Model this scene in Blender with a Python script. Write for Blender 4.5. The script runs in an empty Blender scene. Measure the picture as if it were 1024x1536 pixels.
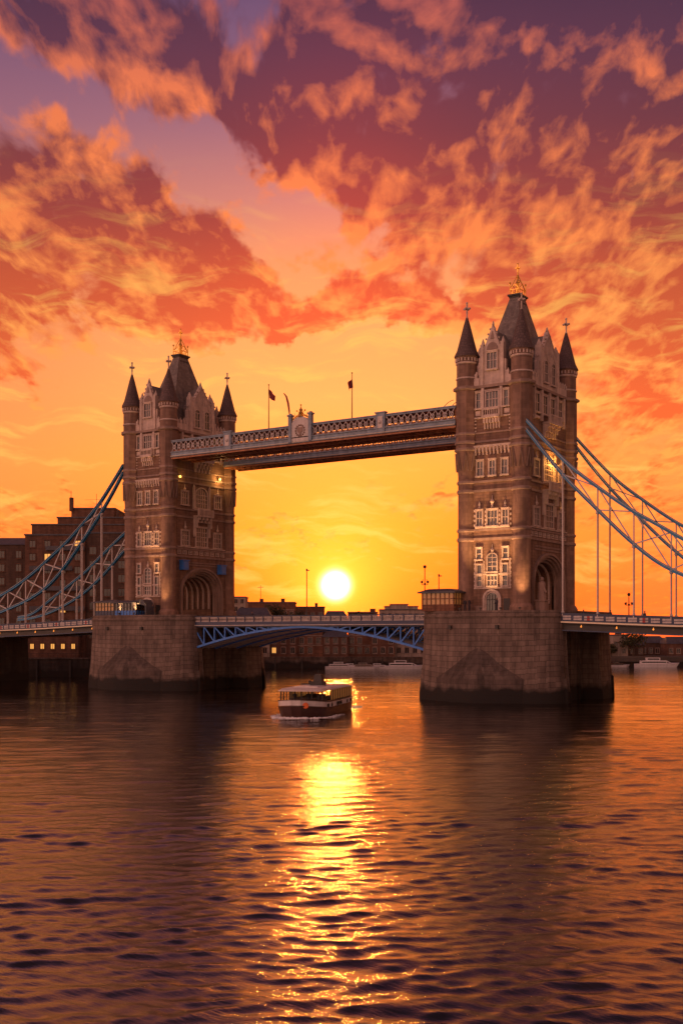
import bpy, math, random
import numpy as np
from mathutils import Vector, Matrix
random.seed(7); rng = np.random.default_rng(11)
R = math.radians
S = bpy.context.scene
COL = S.collection

# ------------------------------------------------------------------ camera
TH = R(33.82)
V = Vector((-math.sin(TH), math.cos(TH), 0)); RT = Vector((math.cos(TH), math.sin(TH), 0))
CAM = Vector((74.913, -159.251, 9.5)); F = 1740.0
cd = bpy.data.cameras.new('camera'); cam = bpy.data.objects.new('camera', cd); COL.objects.link(cam)
cam.location = CAM; cam.rotation_euler = (R(90), 0, TH)
cd.sensor_fit = 'VERTICAL'; cd.sensor_height = 36; cd.lens = F / 1536 * 36
cd.shift_y = (952 - 768) / 1536; cd.clip_end = 9000; cd.clip_start = .5
S.camera = cam
S.view_settings.view_transform = 'Standard'; S.view_settings.look = 'None'
S.view_settings.exposure = 0; S.view_settings.gamma = 1

def gp(px, Z, z=0.0):
    p = CAM + V * Z + RT * ((px - 512) / F * Z)
    return Vector((p.x, p.y, z))
def zy(py, Z): return 9.5 + (952 - py) * Z / F
def lin(r, g, b, k=1.0):
    f = lambda c: (c / 255 / 12.92 if c / 255 <= .04045 else ((c / 255 + .055) / 1.055) ** 2.4) * k
    return (f(r), f(g), f(b), 1)

# ------------------------------------------------------------------ sky (world) and sun
SUN_EL = R(2.44); SUN_AZ = -9 / F
W = bpy.data.worlds.new('World'); S.world = W; W.use_nodes = True
def build_world():
    nt = W.node_tree; nt.nodes.clear(); L = nt.links
    def N(t, **k):
        n = nt.nodes.new(t)
        for a, b in k.items(): setattr(n, a, b)
        return n
    def put(sock, x):
        if hasattr(x, 'is_linked'): L.new(x, sock)
        else: sock.default_value = x
    def M(op, a, b=0.0, c=0.0, clamp=False):
        n = N('ShaderNodeMath', operation=op, use_clamp=clamp)
        put(n.inputs[0], a); put(n.inputs[1], b); put(n.inputs[2], c)
        return n.outputs[0]
    def mix(f, a, b, bt='MIX'):
        n = N('ShaderNodeMix', data_type='RGBA', blend_type=bt)
        put(n.inputs[0], f); put(n.inputs[6], a); put(n.inputs[7], b); return n.outputs[2]
    def ramp(f, pts):
        n = N('ShaderNodeValToRGB'); e = n.color_ramp.elements
        n.color_ramp.interpolation = 'LINEAR'
        while len(e) > 1: e.remove(e[-1])
        e[0].position = pts[0][0]; e[0].color = pts[0][1]
        for p, c in pts[1:]:
            q = e.new(p); q.color = c
        put(n.inputs[0], f); return n.outputs[0]
    def sm(x, a, b):
        n = N('ShaderNodeMapRange', interpolation_type='SMOOTHSTEP'); put(n.inputs[0], x)
        n.inputs[1].default_value = a; n.inputs[2].default_value = b; return n.outputs[0]
    tc = N('ShaderNodeTexCoord'); D = tc.outputs['Generated']
    def dot(vec):
        n = N('ShaderNodeVectorMath', operation='DOT_PRODUCT'); L.new(D, n.inputs[0]); n.inputs[1].default_value = vec; return n.outputs['Value']
    fx, rx, uz = dot(V), dot(RT), dot((0, 0, 1))
    az = M('ARCTAN2', rx, fx); el = M('ARCSINE', uz); aaz = M('ABSOLUTE', az)
    elc = M('MAXIMUM', el, 0.0)
    sd = (V * math.cos(SUN_AZ) + RT * math.sin(SUN_AZ)) * math.cos(SUN_EL) + Vector((0, 0, math.sin(SUN_EL)))
    ang = M('ARCCOSINE', M('MINIMUM', dot(sd), 0.9999999))
    # clear sky by elevation
    Y = lambda y: math.atan((952 - y) / F)
    base = ramp(elc, [(0, lin(238, 105, 22)), (Y(900), lin(250, 132, 22)), (Y(800), lin(254, 166, 40)), (Y(700), lin(254, 182, 70)),
        (Y(600), lin(252, 186, 98)), (Y(500), lin(248, 176, 102)), (Y(400), lin(236, 160, 104)), (Y(300), lin(198, 134, 122)),
        (Y(200), lin(160, 114, 126)), (Y(100), lin(128, 98, 126)), (Y(0), lin(104, 84, 118)), (.68, lin(60, 46, 62)), (1, lin(44, 34, 44))])
    side = ramp(elc, [(0, lin(246, 128, 56)), (Y(850), lin(252, 146, 62)), (Y(700), lin(253, 160, 80)), (Y(550), lin(244, 152, 92)), (Y(400), lin(226, 138, 100)), (Y(200), lin(150, 104, 122)), (Y(0), lin(98, 78, 115)), (.68, lin(58, 44, 60)), (1, lin(44, 34, 44))])
    base = mix(sm(aaz, .06, .34), base, side)
    # clouds: directions (azimuth, elevation), flattened towards the horizon, warped by noise
    # clouds on a shell overhead: rows of them converge towards the horizon
    tt = M('DIVIDE', 1.0, M('ADD', M('MAXIMUM', uz, 0.0), .12))
    cx_ = N('ShaderNodeCombineXYZ'); put(cx_.inputs[0], M('MULTIPLY', rx, tt)); put(cx_.inputs[1], M('MULTIPLY', M('MULTIPLY', fx, tt), .42))
    P = cx_.outputs[0]
    ce = N('ShaderNodeCombineXYZ'); put(ce.inputs[0], az); put(ce.inputs[1], el); AE = ce.outputs[0]
    def noise(vec, sc, det, rough=.55, dist=0.0, out='Fac'):
        n = N('ShaderNodeTexNoise', noise_dimensions='2D'); put(n.inputs['Vector'], vec); n.inputs['Scale'].default_value = sc
        n.inputs['Detail'].default_value = det; n.inputs['Roughness'].default_value = rough; n.inputs['Distortion'].default_value = dist
        return n.outputs[out]
    def vadd(a, b):
        n = N('ShaderNodeVectorMath', operation='ADD'); put(n.inputs[0], a); put(n.inputs[1], b); return n.outputs[0]
    def vscale(a, s):
        n = N('ShaderNodeVectorMath', operation='MULTIPLY_ADD'); put(n.inputs[0], a); n.inputs[1].default_value = (s, s, 0); n.inputs[2].default_value = (-s / 2, -s / 2, 0); return n.outputs[0]
    warp = vscale(noise(P, 4, 3, .5, 0, 'Color'), .10)
    Pw = vadd(P, warp)
    def fb(vec): return noise(vec, 7.0, 9, .60, .0)
    def puff(vec, sc):   # rounded heaps
        n = N('ShaderNodeTexVoronoi', feature='F1', voronoi_dimensions='2D'); put(n.inputs['Vector'], vec); n.inputs['Scale'].default_value = sc; n.inputs['Detail'].default_value = 2.0; n.inputs['Roughness'].default_value = .55
        return M('SUBTRACT', .5, n.outputs['Distance'])
    dlt = (0.0, .034, 0)
    def height(vec): return M('ADD', M('MULTIPLY', M('SUBTRACT', fb(vec), .5), 1.35), M('MULTIPLY', puff(vec, 14), .40))
    h1 = height(Pw); h2 = height(vadd(Pw, dlt))
    n3 = noise(vadd(Pw, (3.1, 1.7, .4)), 30, 6, .62)
    nb = noise(vadd(P, (1.3, 4.7, .9)), 4.0, 4, .55)
    AEw = vadd(AE, vscale(noise(P, 4, 5, .6, 0, 'Color'), .14))
    acc = None
    blobs = [  # x, y, rx, ry, rotation, weight (positions on the dome, given as the directions they are seen in)
        (215, 100, 185, 115, -22, .55), (60, 60, 110, 60, -20, .30), (330, 175, 70, 60, -30, .22),
        (90, 350, 190, 75, -4, .55), (270, 435, 250, 70, -6, .55), (60, 460, 150, 70, 0, .40),
        (820, 120, 330, 190, 24, .70), (600, 80, 210, 90, 0, .42), (950, 40, 240, 120, 0, .50), (540, 225, 190, 80, 20, .45),
        (760, 290, 190, 90, 22, .50), (940, 330, 220, 130, 10, .55), (720, 400, 220, 40, 12, .30), (960, 470, 190, 60, 5, .40),
        (40, 575, 120, 40, 0, .62), (970, 600, 150, 100, 0, .60), (60, 765, 170, 30, 0, .55), (640, 730, 110, 20, -8, .42), (430, 795, 130, 14, 0, .45), (400, 828, 150, 12, 0, .5), (600, 470, 200, 30, -5, .3), (900, 760, 160, 50, 0, .35), (420, 490, 120, 22, 0, .4),
        (50, 165, 110, 50, 0, -.42), (290, 262, 120, 34, -8, -.45), (420, 280, 110, 46, 0, -.2), (380, 560, 330, 85, 0, -.45), (610, 500, 140, 55, 0, -.30), (520, 640, 380, 120, 0, -.45), (880, 215, 70, 20, 0, -.3), (400, 60, 40, 50, 0, -.3), (200, 700, 260, 90, 0, -.3), (640, 560, 200, 30, -6, .28), (470, 470, 90, 16, 0, .25), (430, 330, 110, 40, -10, -.5), (600, 400, 150, 30, -8, -.45), (560, 300, 60, 24, -30, -.3), (700, 235, 60, 16, 10, -.25), (520, 860, 300, 40, 0, -.3)]
    for x, y, a, b, ro, w in blobs:
        mp = N('ShaderNodeMapping', vector_type='TEXTURE'); L.new(AEw, mp.inputs[0])
        mp.inputs['Location'].default_value = (math.atan((x - 512) / F), Y(y), 0); mp.inputs['Rotation'].default_value = (0, 0, R(ro))
        mp.inputs['Scale'].default_value = (a / F * 1.7, b / F * 1.7, 1)
        g = N('ShaderNodeTexGradient', gradient_type='SPHERICAL'); L.new(mp.outputs[0], g.inputs[0])
        acc = M('MULTIPLY', g.outputs['Fac'], w) if acc is None else M('MULTIPLY_ADD', g.outputs['Fac'], w, acc)
    far_side = M('MULTIPLY', sm(aaz, .32, .6), .2)
    mass = M('MINIMUM', M('ADD', acc, far_side), .48)
    den = M('ADD', h1, M('MULTIPLY', mass, 1.25))
    cov = sm(den, -.14, .30)                       # cloud cover
    rim = M('MULTIPLY', M('SUBTRACT', h1, h2), 2.5)
    rim = M('ADD', rim, M('MULTIPLY', M('SUBTRACT', n3, .5), .9))
    deep = sm(M('ADD', M('ADD', M('MULTIPLY', h1, .8), M('MULTIPLY', mass, 1.2)), M('MULTIPLY', M('SUBTRACT', nb, .5), 1.3)), -.04, .84)
    light = M('ADD', M('SUBTRACT', 0.76, M('MULTIPLY', deep, 1.0)), rim, 0, True)
    body = ramp(elc, [(0, lin(222, 98, 34)), (Y(700), lin(228, 112, 48)), (Y(550), lin(216, 100, 54)), (Y(430), lin(188, 84, 54)), (Y(330), lin(140, 64, 60)), (Y(200), lin(100, 56, 68)), (Y(80), lin(80, 54, 76)), (Y(0), lin(66, 50, 74)), (.68, lin(46, 34, 42)), (1, lin(38, 28, 36))])
    edge = ramp(elc, [(0, lin(255, 150, 40)), (Y(700), lin(255, 176, 80)), (Y(500), lin(254, 164, 82)), (Y(350), lin(246, 138, 74)), (Y(150), lin(238, 126, 80)), (Y(0), lin(192, 98, 88)), (.68, lin(104, 60, 58)), (1, lin(74, 46, 50))])
    cloud = mix(light, body, edge)
    sky = mix(M('MULTIPLY', cov, .97), base, cloud)
    # bright thin streaks low in the sky
    st = N('ShaderNodeMapping'); L.new(vadd(AE, vscale(noise(AE, 9, 3, .5, 0, 'Color'), .05)), st.inputs[0]); st.inputs['Scale'].default_value = (7, 44, 1); st.inputs['Rotation'].default_value = (0, 0, R(-4))
    sn = sm(noise(st.outputs[0], 1.5, 6, .58, .0), .50, .74)
    low = M('MULTIPLY', sm(elc, .40, .22), sm(elc, .015, .04))
    sky = mix(M('MULTIPLY', M('MULTIPLY', sn, low), .6), sky, lin(255, 208, 100))
    # the glow of the sun through the low air
    def ex(a, s): return M('MULTIPLY', M('POWER', math.e, M('MULTIPLY', ang, -1 / s)), a)
    ga = M('MULTIPLY', az, .75)
    glow = mix(1.0, (0, 0, 0, 1), (1, .58, .04, 1))
    def addc(c, f, col):
        n = N('ShaderNodeVectorMath', operation='MULTIPLY_ADD'); cb = N('ShaderNodeCombineXYZ')
        for i in range(3): put(cb.inputs[i], f)
        L.new(cb.outputs[0], n.inputs[0]); n.inputs[1].default_value = col[:3]; put(n.inputs[2], c); return n.outputs[0]
    out = addc(sky, ex(2.2, .12), (1, .025, .006))
    out = addc(out, M('MULTIPLY', sm(elc, .26, .05), sm(fx, .0, .3)), (.55, .0, .0))
    pil = M('MULTIPLY', M('POWER', math.e, M('MULTIPLY', M('MULTIPLY', az, az), -160.0)), M('MULTIPLY', sm(elc, .55, .05), sm(fx, .0, .3)))
    out = addc(out, pil, (.35, .02, .0))
    out = addc(out, ex(1.6, .036), (1.0, .52, .04))
    out = addc(out, M('MULTIPLY', M('POWER', sm(ang, .040, .000), 10.0), 26.0), (1, .72, .40))
    # the half of the sky behind the camera: dusky, rose
    back = ramp(M('ABSOLUTE', el), [(0, lin(255, 190, 158)), (.2, lin(252, 182, 156)), (.6, lin(215, 150, 148)), (1, lin(120, 96, 120))])
    by = M('MAXIMUM', dot((-.45, -.89, 0)), 0.0)
    bk = N('ShaderNodeVectorMath', operation='SCALE'); put(bk.inputs[0], back); put(bk.inputs['Scale'], M('ADD', M('MULTIPLY', M('MULTIPLY', by, by), 1.9), .5))
    out = mix(sm(aaz, .9, 1.7), out, bk.outputs[0])
    out = mix(sm(el, -.003, -.02), out, lin(70, 40, 30))
    bg = N('ShaderNodeBackground'); L.new(out, bg.inputs[0]); bg.inputs[1].default_value = 1.0
    # physical dusk sky underneath
    ns = N('ShaderNodeTexSky', sky_type='NISHITA'); ns.sun_disc = False
    ns.sun_elevation = SUN_EL; ns.sun_rotation = math.atan2(sd.x, sd.y); ns.dust_density = 3
    b2 = N('ShaderNodeBackground'); L.new(ns.outputs[0], b2.inputs[0]); b2.inputs[1].default_value = .05
    ad = N('ShaderNodeMixShader'); ad.inputs[0].default_value = .06; L.new(bg.outputs[0], ad.inputs[1]); L.new(b2.outputs[0], ad.inputs[2])
    o = N('ShaderNodeOutputWorld'); L.new(ad.outputs[0], o.inputs[0])
    return sd
SD = build_world()
try: W.cycles.sampling_method = 'MANUAL'; W.cycles.sample_map_resolution = 1024
except Exception: pass
sl = bpy.data.lights.new('sun', 'SUN'); sl.energy = .15; sl.angle = R(.53); sl.color = (1, .32, .05)
so = bpy.data.objects.new('sun', sl); COL.objects.link(so); LD = (V * math.cos(SUN_AZ) + RT * math.sin(SUN_AZ)) * math.cos(R(7.5)) + Vector((0, 0, math.sin(R(7.5))))   # lamp raised above the visible sun so its glitter clears the bridge deck
so.rotation_euler = LD.to_track_quat('Z', 'Y').to_euler(); so.location = (-60, 60, 120)

# ------------------------------------------------------------------ materials
MATS = {}
def mat(name, col, rough=.7, metal=0.0, var=.15, vs=.6, brick=None, emit=None, bump=0.0, stain=None, spec=None, trans=0, streak=0):
    m = bpy.data.materials.new(name); m.use_nodes = True; nt = m.node_tree; L = nt.links
    b = nt.nodes['Principled BSDF']; b.inputs['Roughness'].default_value = rough; b.inputs['Metallic'].default_value = metal
    if spec is not None: b.inputs['Specular IOR Level'].default_value = spec
    if trans: b.inputs['Transmission Weight'].default_value = trans
    tc = nt.nodes.new('ShaderNodeTexCoord')
    n = nt.nodes.new('ShaderNodeTexNoise'); L.new(tc.outputs['Object'], n.inputs['Vector']); n.inputs['Scale'].default_value = vs; n.inputs['Detail'].default_value = 7; n.inputs['Roughness'].default_value = .65
    def rampn(fac, a, b_, pa=.3, pb=.7):
        r = nt.nodes.new('ShaderNodeValToRGB'); r.color_ramp.elements[0].position = pa; r.color_ramp.elements[1].position = pb
        r.color_ramp.elements[0].color = a; r.color_ramp.elements[1].color = b_; L.new(fac, r.inputs[0]); return r.outputs[0]
    sc = lambda k: (min(col[0] * k, 1), min(col[1] * k, 1), min(col[2] * k, 1), 1)
    c = rampn(n.outputs['Fac'], sc(1 - var), sc(1 + var))
    hgt = None
    def mul(a, b_, f=1.0):
        x = nt.nodes.new('ShaderNodeMix'); x.data_type = 'RGBA'; x.blend_type = 'MULTIPLY'; x.inputs[0].default_value = f
        L.new(a, x.inputs[6]); L.new(b_, x.inputs[7]); return x.outputs[2]
    if brick:
        uv = nt.nodes.new('ShaderNodeUVMap'); t = nt.nodes.new('ShaderNodeTexBrick'); L.new(uv.outputs[0], t.inputs['Vector'])
        bw, bh, mo, dark = brick
        t.inputs['Scale'].default_value = 1; t.inputs['Brick Width'].default_value = bw; t.inputs['Row Height'].default_value = bh
        t.inputs['Mortar Size'].default_value = mo; t.inputs['Mortar Smooth'].default_value = .3; t.inputs['Bias'].default_value = -.1
        t.inputs['Color1'].default_value = (.72, .70, .70, 1); t.inputs['Color2'].default_value = (1, 1, 1, 1); t.inputs['Mortar'].default_value = (dark, dark, dark, 1)
        c = mul(c, t.outputs['Color']); hgt = t.outputs['Fac']
    if streak:
        mp = nt.nodes.new('ShaderNodeMapping'); mp.inputs['Scale'].default_value = (1.3, 1.3, .12); L.new(tc.outputs['Object'], mp.inputs[0])
        n4 = nt.nodes.new('ShaderNodeTexNoise'); n4.inputs['Scale'].default_value = 1; n4.inputs['Detail'].default_value = 6; L.new(mp.outputs[0], n4.inputs['Vector'])
        k = 1 - streak; c = mul(c, rampn(n4.outputs['Fac'], (k, k, k, 1), (1, 1, 1, 1), .35, .6))
    if stain:   # tidal stain: weed and silt up to a ragged line
        sp = nt.nodes.new('ShaderNodeSeparateXYZ'); ge = nt.nodes.new('ShaderNodeNewGeometry'); L.new(ge.outputs['Position'], sp.inputs[0])
        n5 = nt.nodes.new('ShaderNodeTexNoise'); n5.inputs['Scale'].default_value = .35; n5.inputs['Detail'].default_value = 6; L.new(ge.outputs['Position'], n5.inputs['Vector'])
        ma = nt.nodes.new('ShaderNodeMath'); ma.operation = 'MULTIPLY_ADD'; L.new(n5.outputs['Fac'], ma.inputs[0]); ma.inputs[1].default_value = -3.0; L.new(sp.outputs['Z'], ma.inputs[2])
        r = nt.nodes.new('ShaderNodeMapRange'); L.new(ma.outputs[0], r.inputs[0]); r.inputs[1].default_value = stain - 1.5 - .35; r.inputs[2].default_value = stain - 1.5 + .35
        x = nt.nodes.new('ShaderNodeMix'); x.data_type = 'RGBA'; L.new(r.outputs[0], x.inputs[0]); x.inputs[6].default_value = (.012, .011, .009, 1); L.new(c, x.inputs[7]); c = x.outputs[2]
    L.new(c, b.inputs['Base Color'])
    if bump or brick:
        bp = nt.nodes.new('ShaderNodeBump'); bp.inputs['Distance'].default_value = .05 if brick else .03; bp.inputs['Strength'].default_value = bump or .35
        n6 = nt.nodes.new('ShaderNodeTexNoise'); n6.inputs['Scale'].default_value = 3.0; n6.inputs['Detail'].default_value = 6; L.new(tc.outputs['Object'], n6.inputs['Vector'])
        if hgt is not None:
            s2 = nt.nodes.new('ShaderNodeMath'); s2.operation = 'SUBTRACT'; L.new(n6.outputs['Fac'], s2.inputs[0]); L.new(hgt, s2.inputs[1]); L.new(s2.outputs[0], bp.inputs['Height'])
        else: L.new(n6.outputs['Fac'], bp.inputs['Height'])
        L.new(bp.outputs[0], b.inputs['Normal'])
    if emit:
        b.inputs['Emission Color'].default_value = (*emit[:3], 1); b.inputs['Emission Strength'].default_value = emit[3]
    MATS[name] = m; return m
mat('granite', (.32, .19, .125), .85, var=.22, vs=.5, brick=(1.0, .42, .022, .5), streak=.35)
mat('granite_smooth', (.35, .215, .15), .8, var=.2, vs=.6, brick=(1.6, .55, .015, .7), streak=.35)
mat('portland', (.66, .52, .43), .7, var=.22, vs=1.2, bump=.3, streak=.25)
mat('band', (.36, .25, .20), .8, var=.2, bump=.3, streak=.3)
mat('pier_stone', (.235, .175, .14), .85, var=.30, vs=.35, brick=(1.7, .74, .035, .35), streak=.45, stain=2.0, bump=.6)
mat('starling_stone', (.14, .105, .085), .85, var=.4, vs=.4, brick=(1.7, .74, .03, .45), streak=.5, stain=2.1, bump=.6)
mat('slate', (.26, .22, .19), .6, var=.35, vs=1.4, brick=(.5, .28, .02, .55), streak=.35)
mat('spire_slate', (.15, .10, .09), .7, var=.25, vs=2, brick=(.4, .42, .05, .5))
mat('gold', (.95, .50, .10), .28, 1, var=.2, vs=3)
mat('glass', (.035, .03, .032), .12, var=.3, vs=1, spec=.8)
mat('warm_glass', (.40, .16, .06), .15, var=.4, vs=2, emit=(1, .40, .10, .10))
mat('marker_glow', (.6, .2, .05), .4, emit=(1, .30, .05, 1.2))
mat('room_light', (.5, .3, .1), .4, emit=(1, .45, .10, .9))
mat('lit_pane', (.9, .6, .2), .4, emit=(1, .52, .10, 3.0))
mat('teal_paint', (.002, .21, .42), .38, var=.2, vs=1.5, spec=.6)
mat('sky_paint', (.04, .20, .62), .45, var=.2, vs=1.5)
mat('navy_paint', (.012, .028, .085), .4, var=.2, vs=1.5)
mat('pale_paint', (.62, .56, .52), .45, var=.12, vs=2, streak=.2)
mat('bluegrey_paint', (.24, .31, .38), .5, var=.25, vs=1.5, streak=.3)
mat('cream_line', (.85, .74, .52), .4, var=.05)
mat('red_paint', (.45, .03, .02), .5)
mat('soffit', (.50, .20, .09), .55, var=.3, vs=.8, streak=.3)  # orange glow on the walkway underside put into the base colour
mat('dark_metal', (.03, .027, .025), .5, var=.3)
mat('asphalt', (.05, .048, .045), .9, var=.2, vs=2)
mat('dark_wall', (.05, .042, .036), .9, var=.4, vs=.3, streak=.5, brick=(1.5, .6, .03, .5), stain=1.6)
mat('quay', (.16, .12, .095), .9, var=.4, vs=.3, streak=.5, brick=(1.6, .6, .03, .5), stain=1.8)
mat('brick_brown', (.20, .10, .065), .9, var=.3, vs=.25, brick=(.9, .4, .03, .6), streak=.3)
mat('brick_dark', (.13, .08, .058), .9, var=.3, vs=.25, brick=(.9, .4, .03, .6), streak=.3)
mat('brick_red', (.26, .12, .07), .9, var=.3, vs=.25, brick=(.9, .4, .03, .6), streak=.3)
mat('render_pale', (.42, .34, .28), .9, var=.2, vs=.25, streak=.35)
mat('roof_lead', (.09, .095, .11), .6, var=.25, vs=.4, streak=.3)
mat('window_dark', (.02, .018, .02), .15, var=.2, spec=.8)
mat('leaf', (.05, .055, .022), .8, var=.5, vs=.8)
mat('bark', (.06, .042, .03), .9)
mat('foam', (.8, .78, .76), .7, var=.1, vs=4, bump=.8)
mat('hull_dark', (.075, .035, .028), .35, var=.2)
mat('hull_white', (.80, .76, .74), .35, var=.08, vs=2, streak=.15)
mat('boat_roof', (.72, .62, .55), .5, var=.12, vs=2)
mat('orange_ring', (.8, .16, .03), .5)
mat('ground', (.10, .085, .07), .95, var=.3, vs=.05)
mat('cloth_red', (.22, .02, .03), .8)
mat('skin_dark', (.25, .13, .09), .6); mat('clothes', (.04, .035, .045), .8)

# ------------------------------------------------------------------ mesh builder
class MB:
    def __init__(s, T=None): s.v = []; s.f = []; s.m = []; s.T = T; s.mi = 0; s.sm = []
    def add(s, vs, fs, smooth=False):
        k = len(s.v)
        s.v += [s.T(*p) if s.T else tuple(p) for p in vs]
        for f in fs: s.f.append([k + i for i in f]); s.m.append(s.mi); s.sm.append(smooth)
        return s
    def box(s, x0, x1, y0, y1, z0, z1):
        s.add([(x0,y0,z0),(x1,y0,z0),(x1,y1,z0),(x0,y1,z0),(x0,y0,z1),(x1,y0,z1),(x1,y1,z1),(x0,y1,z1)],
              [(0,3,2,1),(4,5,6,7),(0,1,5,4),(1,2,6,5),(2,3,7,6),(3,0,4,7)]); return s
    def prism(s, pts, z0, z1, top=1.0):
        n = len(pts); cx = sum(p[0] for p in pts) / n; cy = sum(p[1] for p in pts) / n
        s.add([(x, y, z0) for x, y in pts] + [(cx + (x-cx)*top, cy + (y-cy)*top, z1) for x, y in pts],
              [tuple(range(n))[::-1], tuple(range(n, 2*n))] + [(i, (i+1) % n, n + (i+1) % n, n + i) for i in range(n)]); return s
    def extr(s, pts, n0, n1):   # outline in (u,z), extruded along the second axis
        n = len(pts)
        s.add([(u, n0, z) for u, z in pts] + [(u, n1, z) for u, z in pts],
              [tuple(range(n))[::-1], tuple(range(n, 2*n))] + [(i, (i+1) % n, n + (i+1) % n, n + i) for i in range(n)]); return s
    def lathe(s, cx, cy, prof, n=16, rot=0.0, smooth=True):
        vs = []; fs = []
        for r, z in prof:
            for i in range(n):
                a = rot + 2*math.pi*i/n; vs.append((cx + r*math.cos(a), cy + r*math.sin(a), z))
        for j in range(len(prof)-1):
            for i in range(n): fs.append((j*n+i, j*n+(i+1)%n, (j+1)*n+(i+1)%n, (j+1)*n+i))
        fs.append(tuple(range(n))[::-1]); fs.append(tuple(range((len(prof)-1)*n, len(prof)*n)))
        s.add(vs, fs, smooth); return s
    def bar(s, p, q, w, h=None, up=(0,0,1)):
        h = h or w; p = Vector(p); q = Vector(q); d = (q-p).normalized(); u = Vector(up)
        if abs(d.dot(u)) > .98: u = Vector((1,0,0))
        a = d.cross(u).normalized(); b = a.cross(d).normalized()
        vs = [tuple(o + a*(w/2)*i + b*(h/2)*j) for o in (p, q) for i, j in ((-1,-1),(1,-1),(1,1),(-1,1))]
        s.add(vs, [(0,3,2,1),(4,5,6,7),(0,1,5,4),(1,2,6,5),(2,3,7,6),(3,0,4,7)]); return s
    def rod(s, p, q, r0, r1=None, n=8):
        r1 = r0 if r1 is None else r1; p = Vector(p); q = Vector(q); d = (q-p).normalized()
        u = Vector((0,0,1)) if abs(d.z) < .95 else Vector((1,0,0)); a = d.cross(u).normalized(); b = a.cross(d)
        vs = [tuple(o + (a*math.cos(t) + b*math.sin(t))*r) for o, r in ((p,r0),(q,r1)) for t in [2*math.pi*i/n for i in range(n)]]
        s.add(vs, [tuple(range(n)), tuple(range(n, 2*n))[::-1]] + [(i, n+i, n+(i+1)%n, (i+1)%n) for i in range(n)], True); return s
    def ball(s, c, r, n=8, sz=1.0):
        prof = [(max(r*math.sin(math.pi*k/6), .002), c[2] - r*sz*math.cos(math.pi*k/6)) for k in range(7)]
        return s.lathe(c[0], c[1], prof, n)
    def build(s, name, m, parent=None, off=(0,0,0)):
        me = bpy.data.meshes.new(name); o3 = Vector(off)
        me.from_pydata([tuple(Vector(p) - o3) for p in s.v], [], s.f)
        for mm in ([m] if isinstance(m, str) else m): me.materials.append(MATS[mm])
        me.polygons.foreach_set('material_index', s.m); me.polygons.foreach_set('use_smooth', s.sm)
        uv = me.uv_layers.new(name='UVMap'); d = uv.data
        for p in me.polygons:
            n = p.normal
            t = Vector((0,0,1)).cross(n)
            if t.length < .15: ax = Vector((1,0,0)); ay = Vector((0,1,0))
            else: ax = t.normalized(); ay = n.cross(ax)
            for li in p.loop_indices:
                co = me.vertices[me.loops[li].vertex_index].co; d[li].uv = (co.dot(ax), co.dot(ay))
        me.set_sharp_from_angle(angle=R(35)) if hasattr(me, 'set_sharp_from_angle') else None
        me.update()
        o = bpy.data.objects.new(name, me); COL.objects.link(o)
        if parent: o.parent = parent
        else: o.location = off
        return o
def tag(o, label, cat=None, group=None, kind=None):
    o['label'] = label
    if cat: o['category'] = cat
    if group: o['group'] = group
    if kind: o['kind'] = kind
    return o
def thing(name, label, cat, loc=(0,0,0), rz=0, group=None):
    o = bpy.data.objects.new(name, None); COL.objects.link(o); o.location = loc; o.rotation_euler = (0,0,rz); o.empty_display_size = .5
    return tag(o, label, cat, group)
KIDS = {}
def kids(o): return [c for c in bpy.data.objects if c.parent == o]
def copy_tree(o, parent=None):
    c = o.copy(); COL.objects.link(c)
    if parent: c.parent = parent
    for ch in kids(o): copy_tree(ch, c)
    return c
def interp(prof, d):
    xs = [p[0] for p in prof]; return float(np.interp(d, xs, [p[1] for p in prof]))

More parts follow.
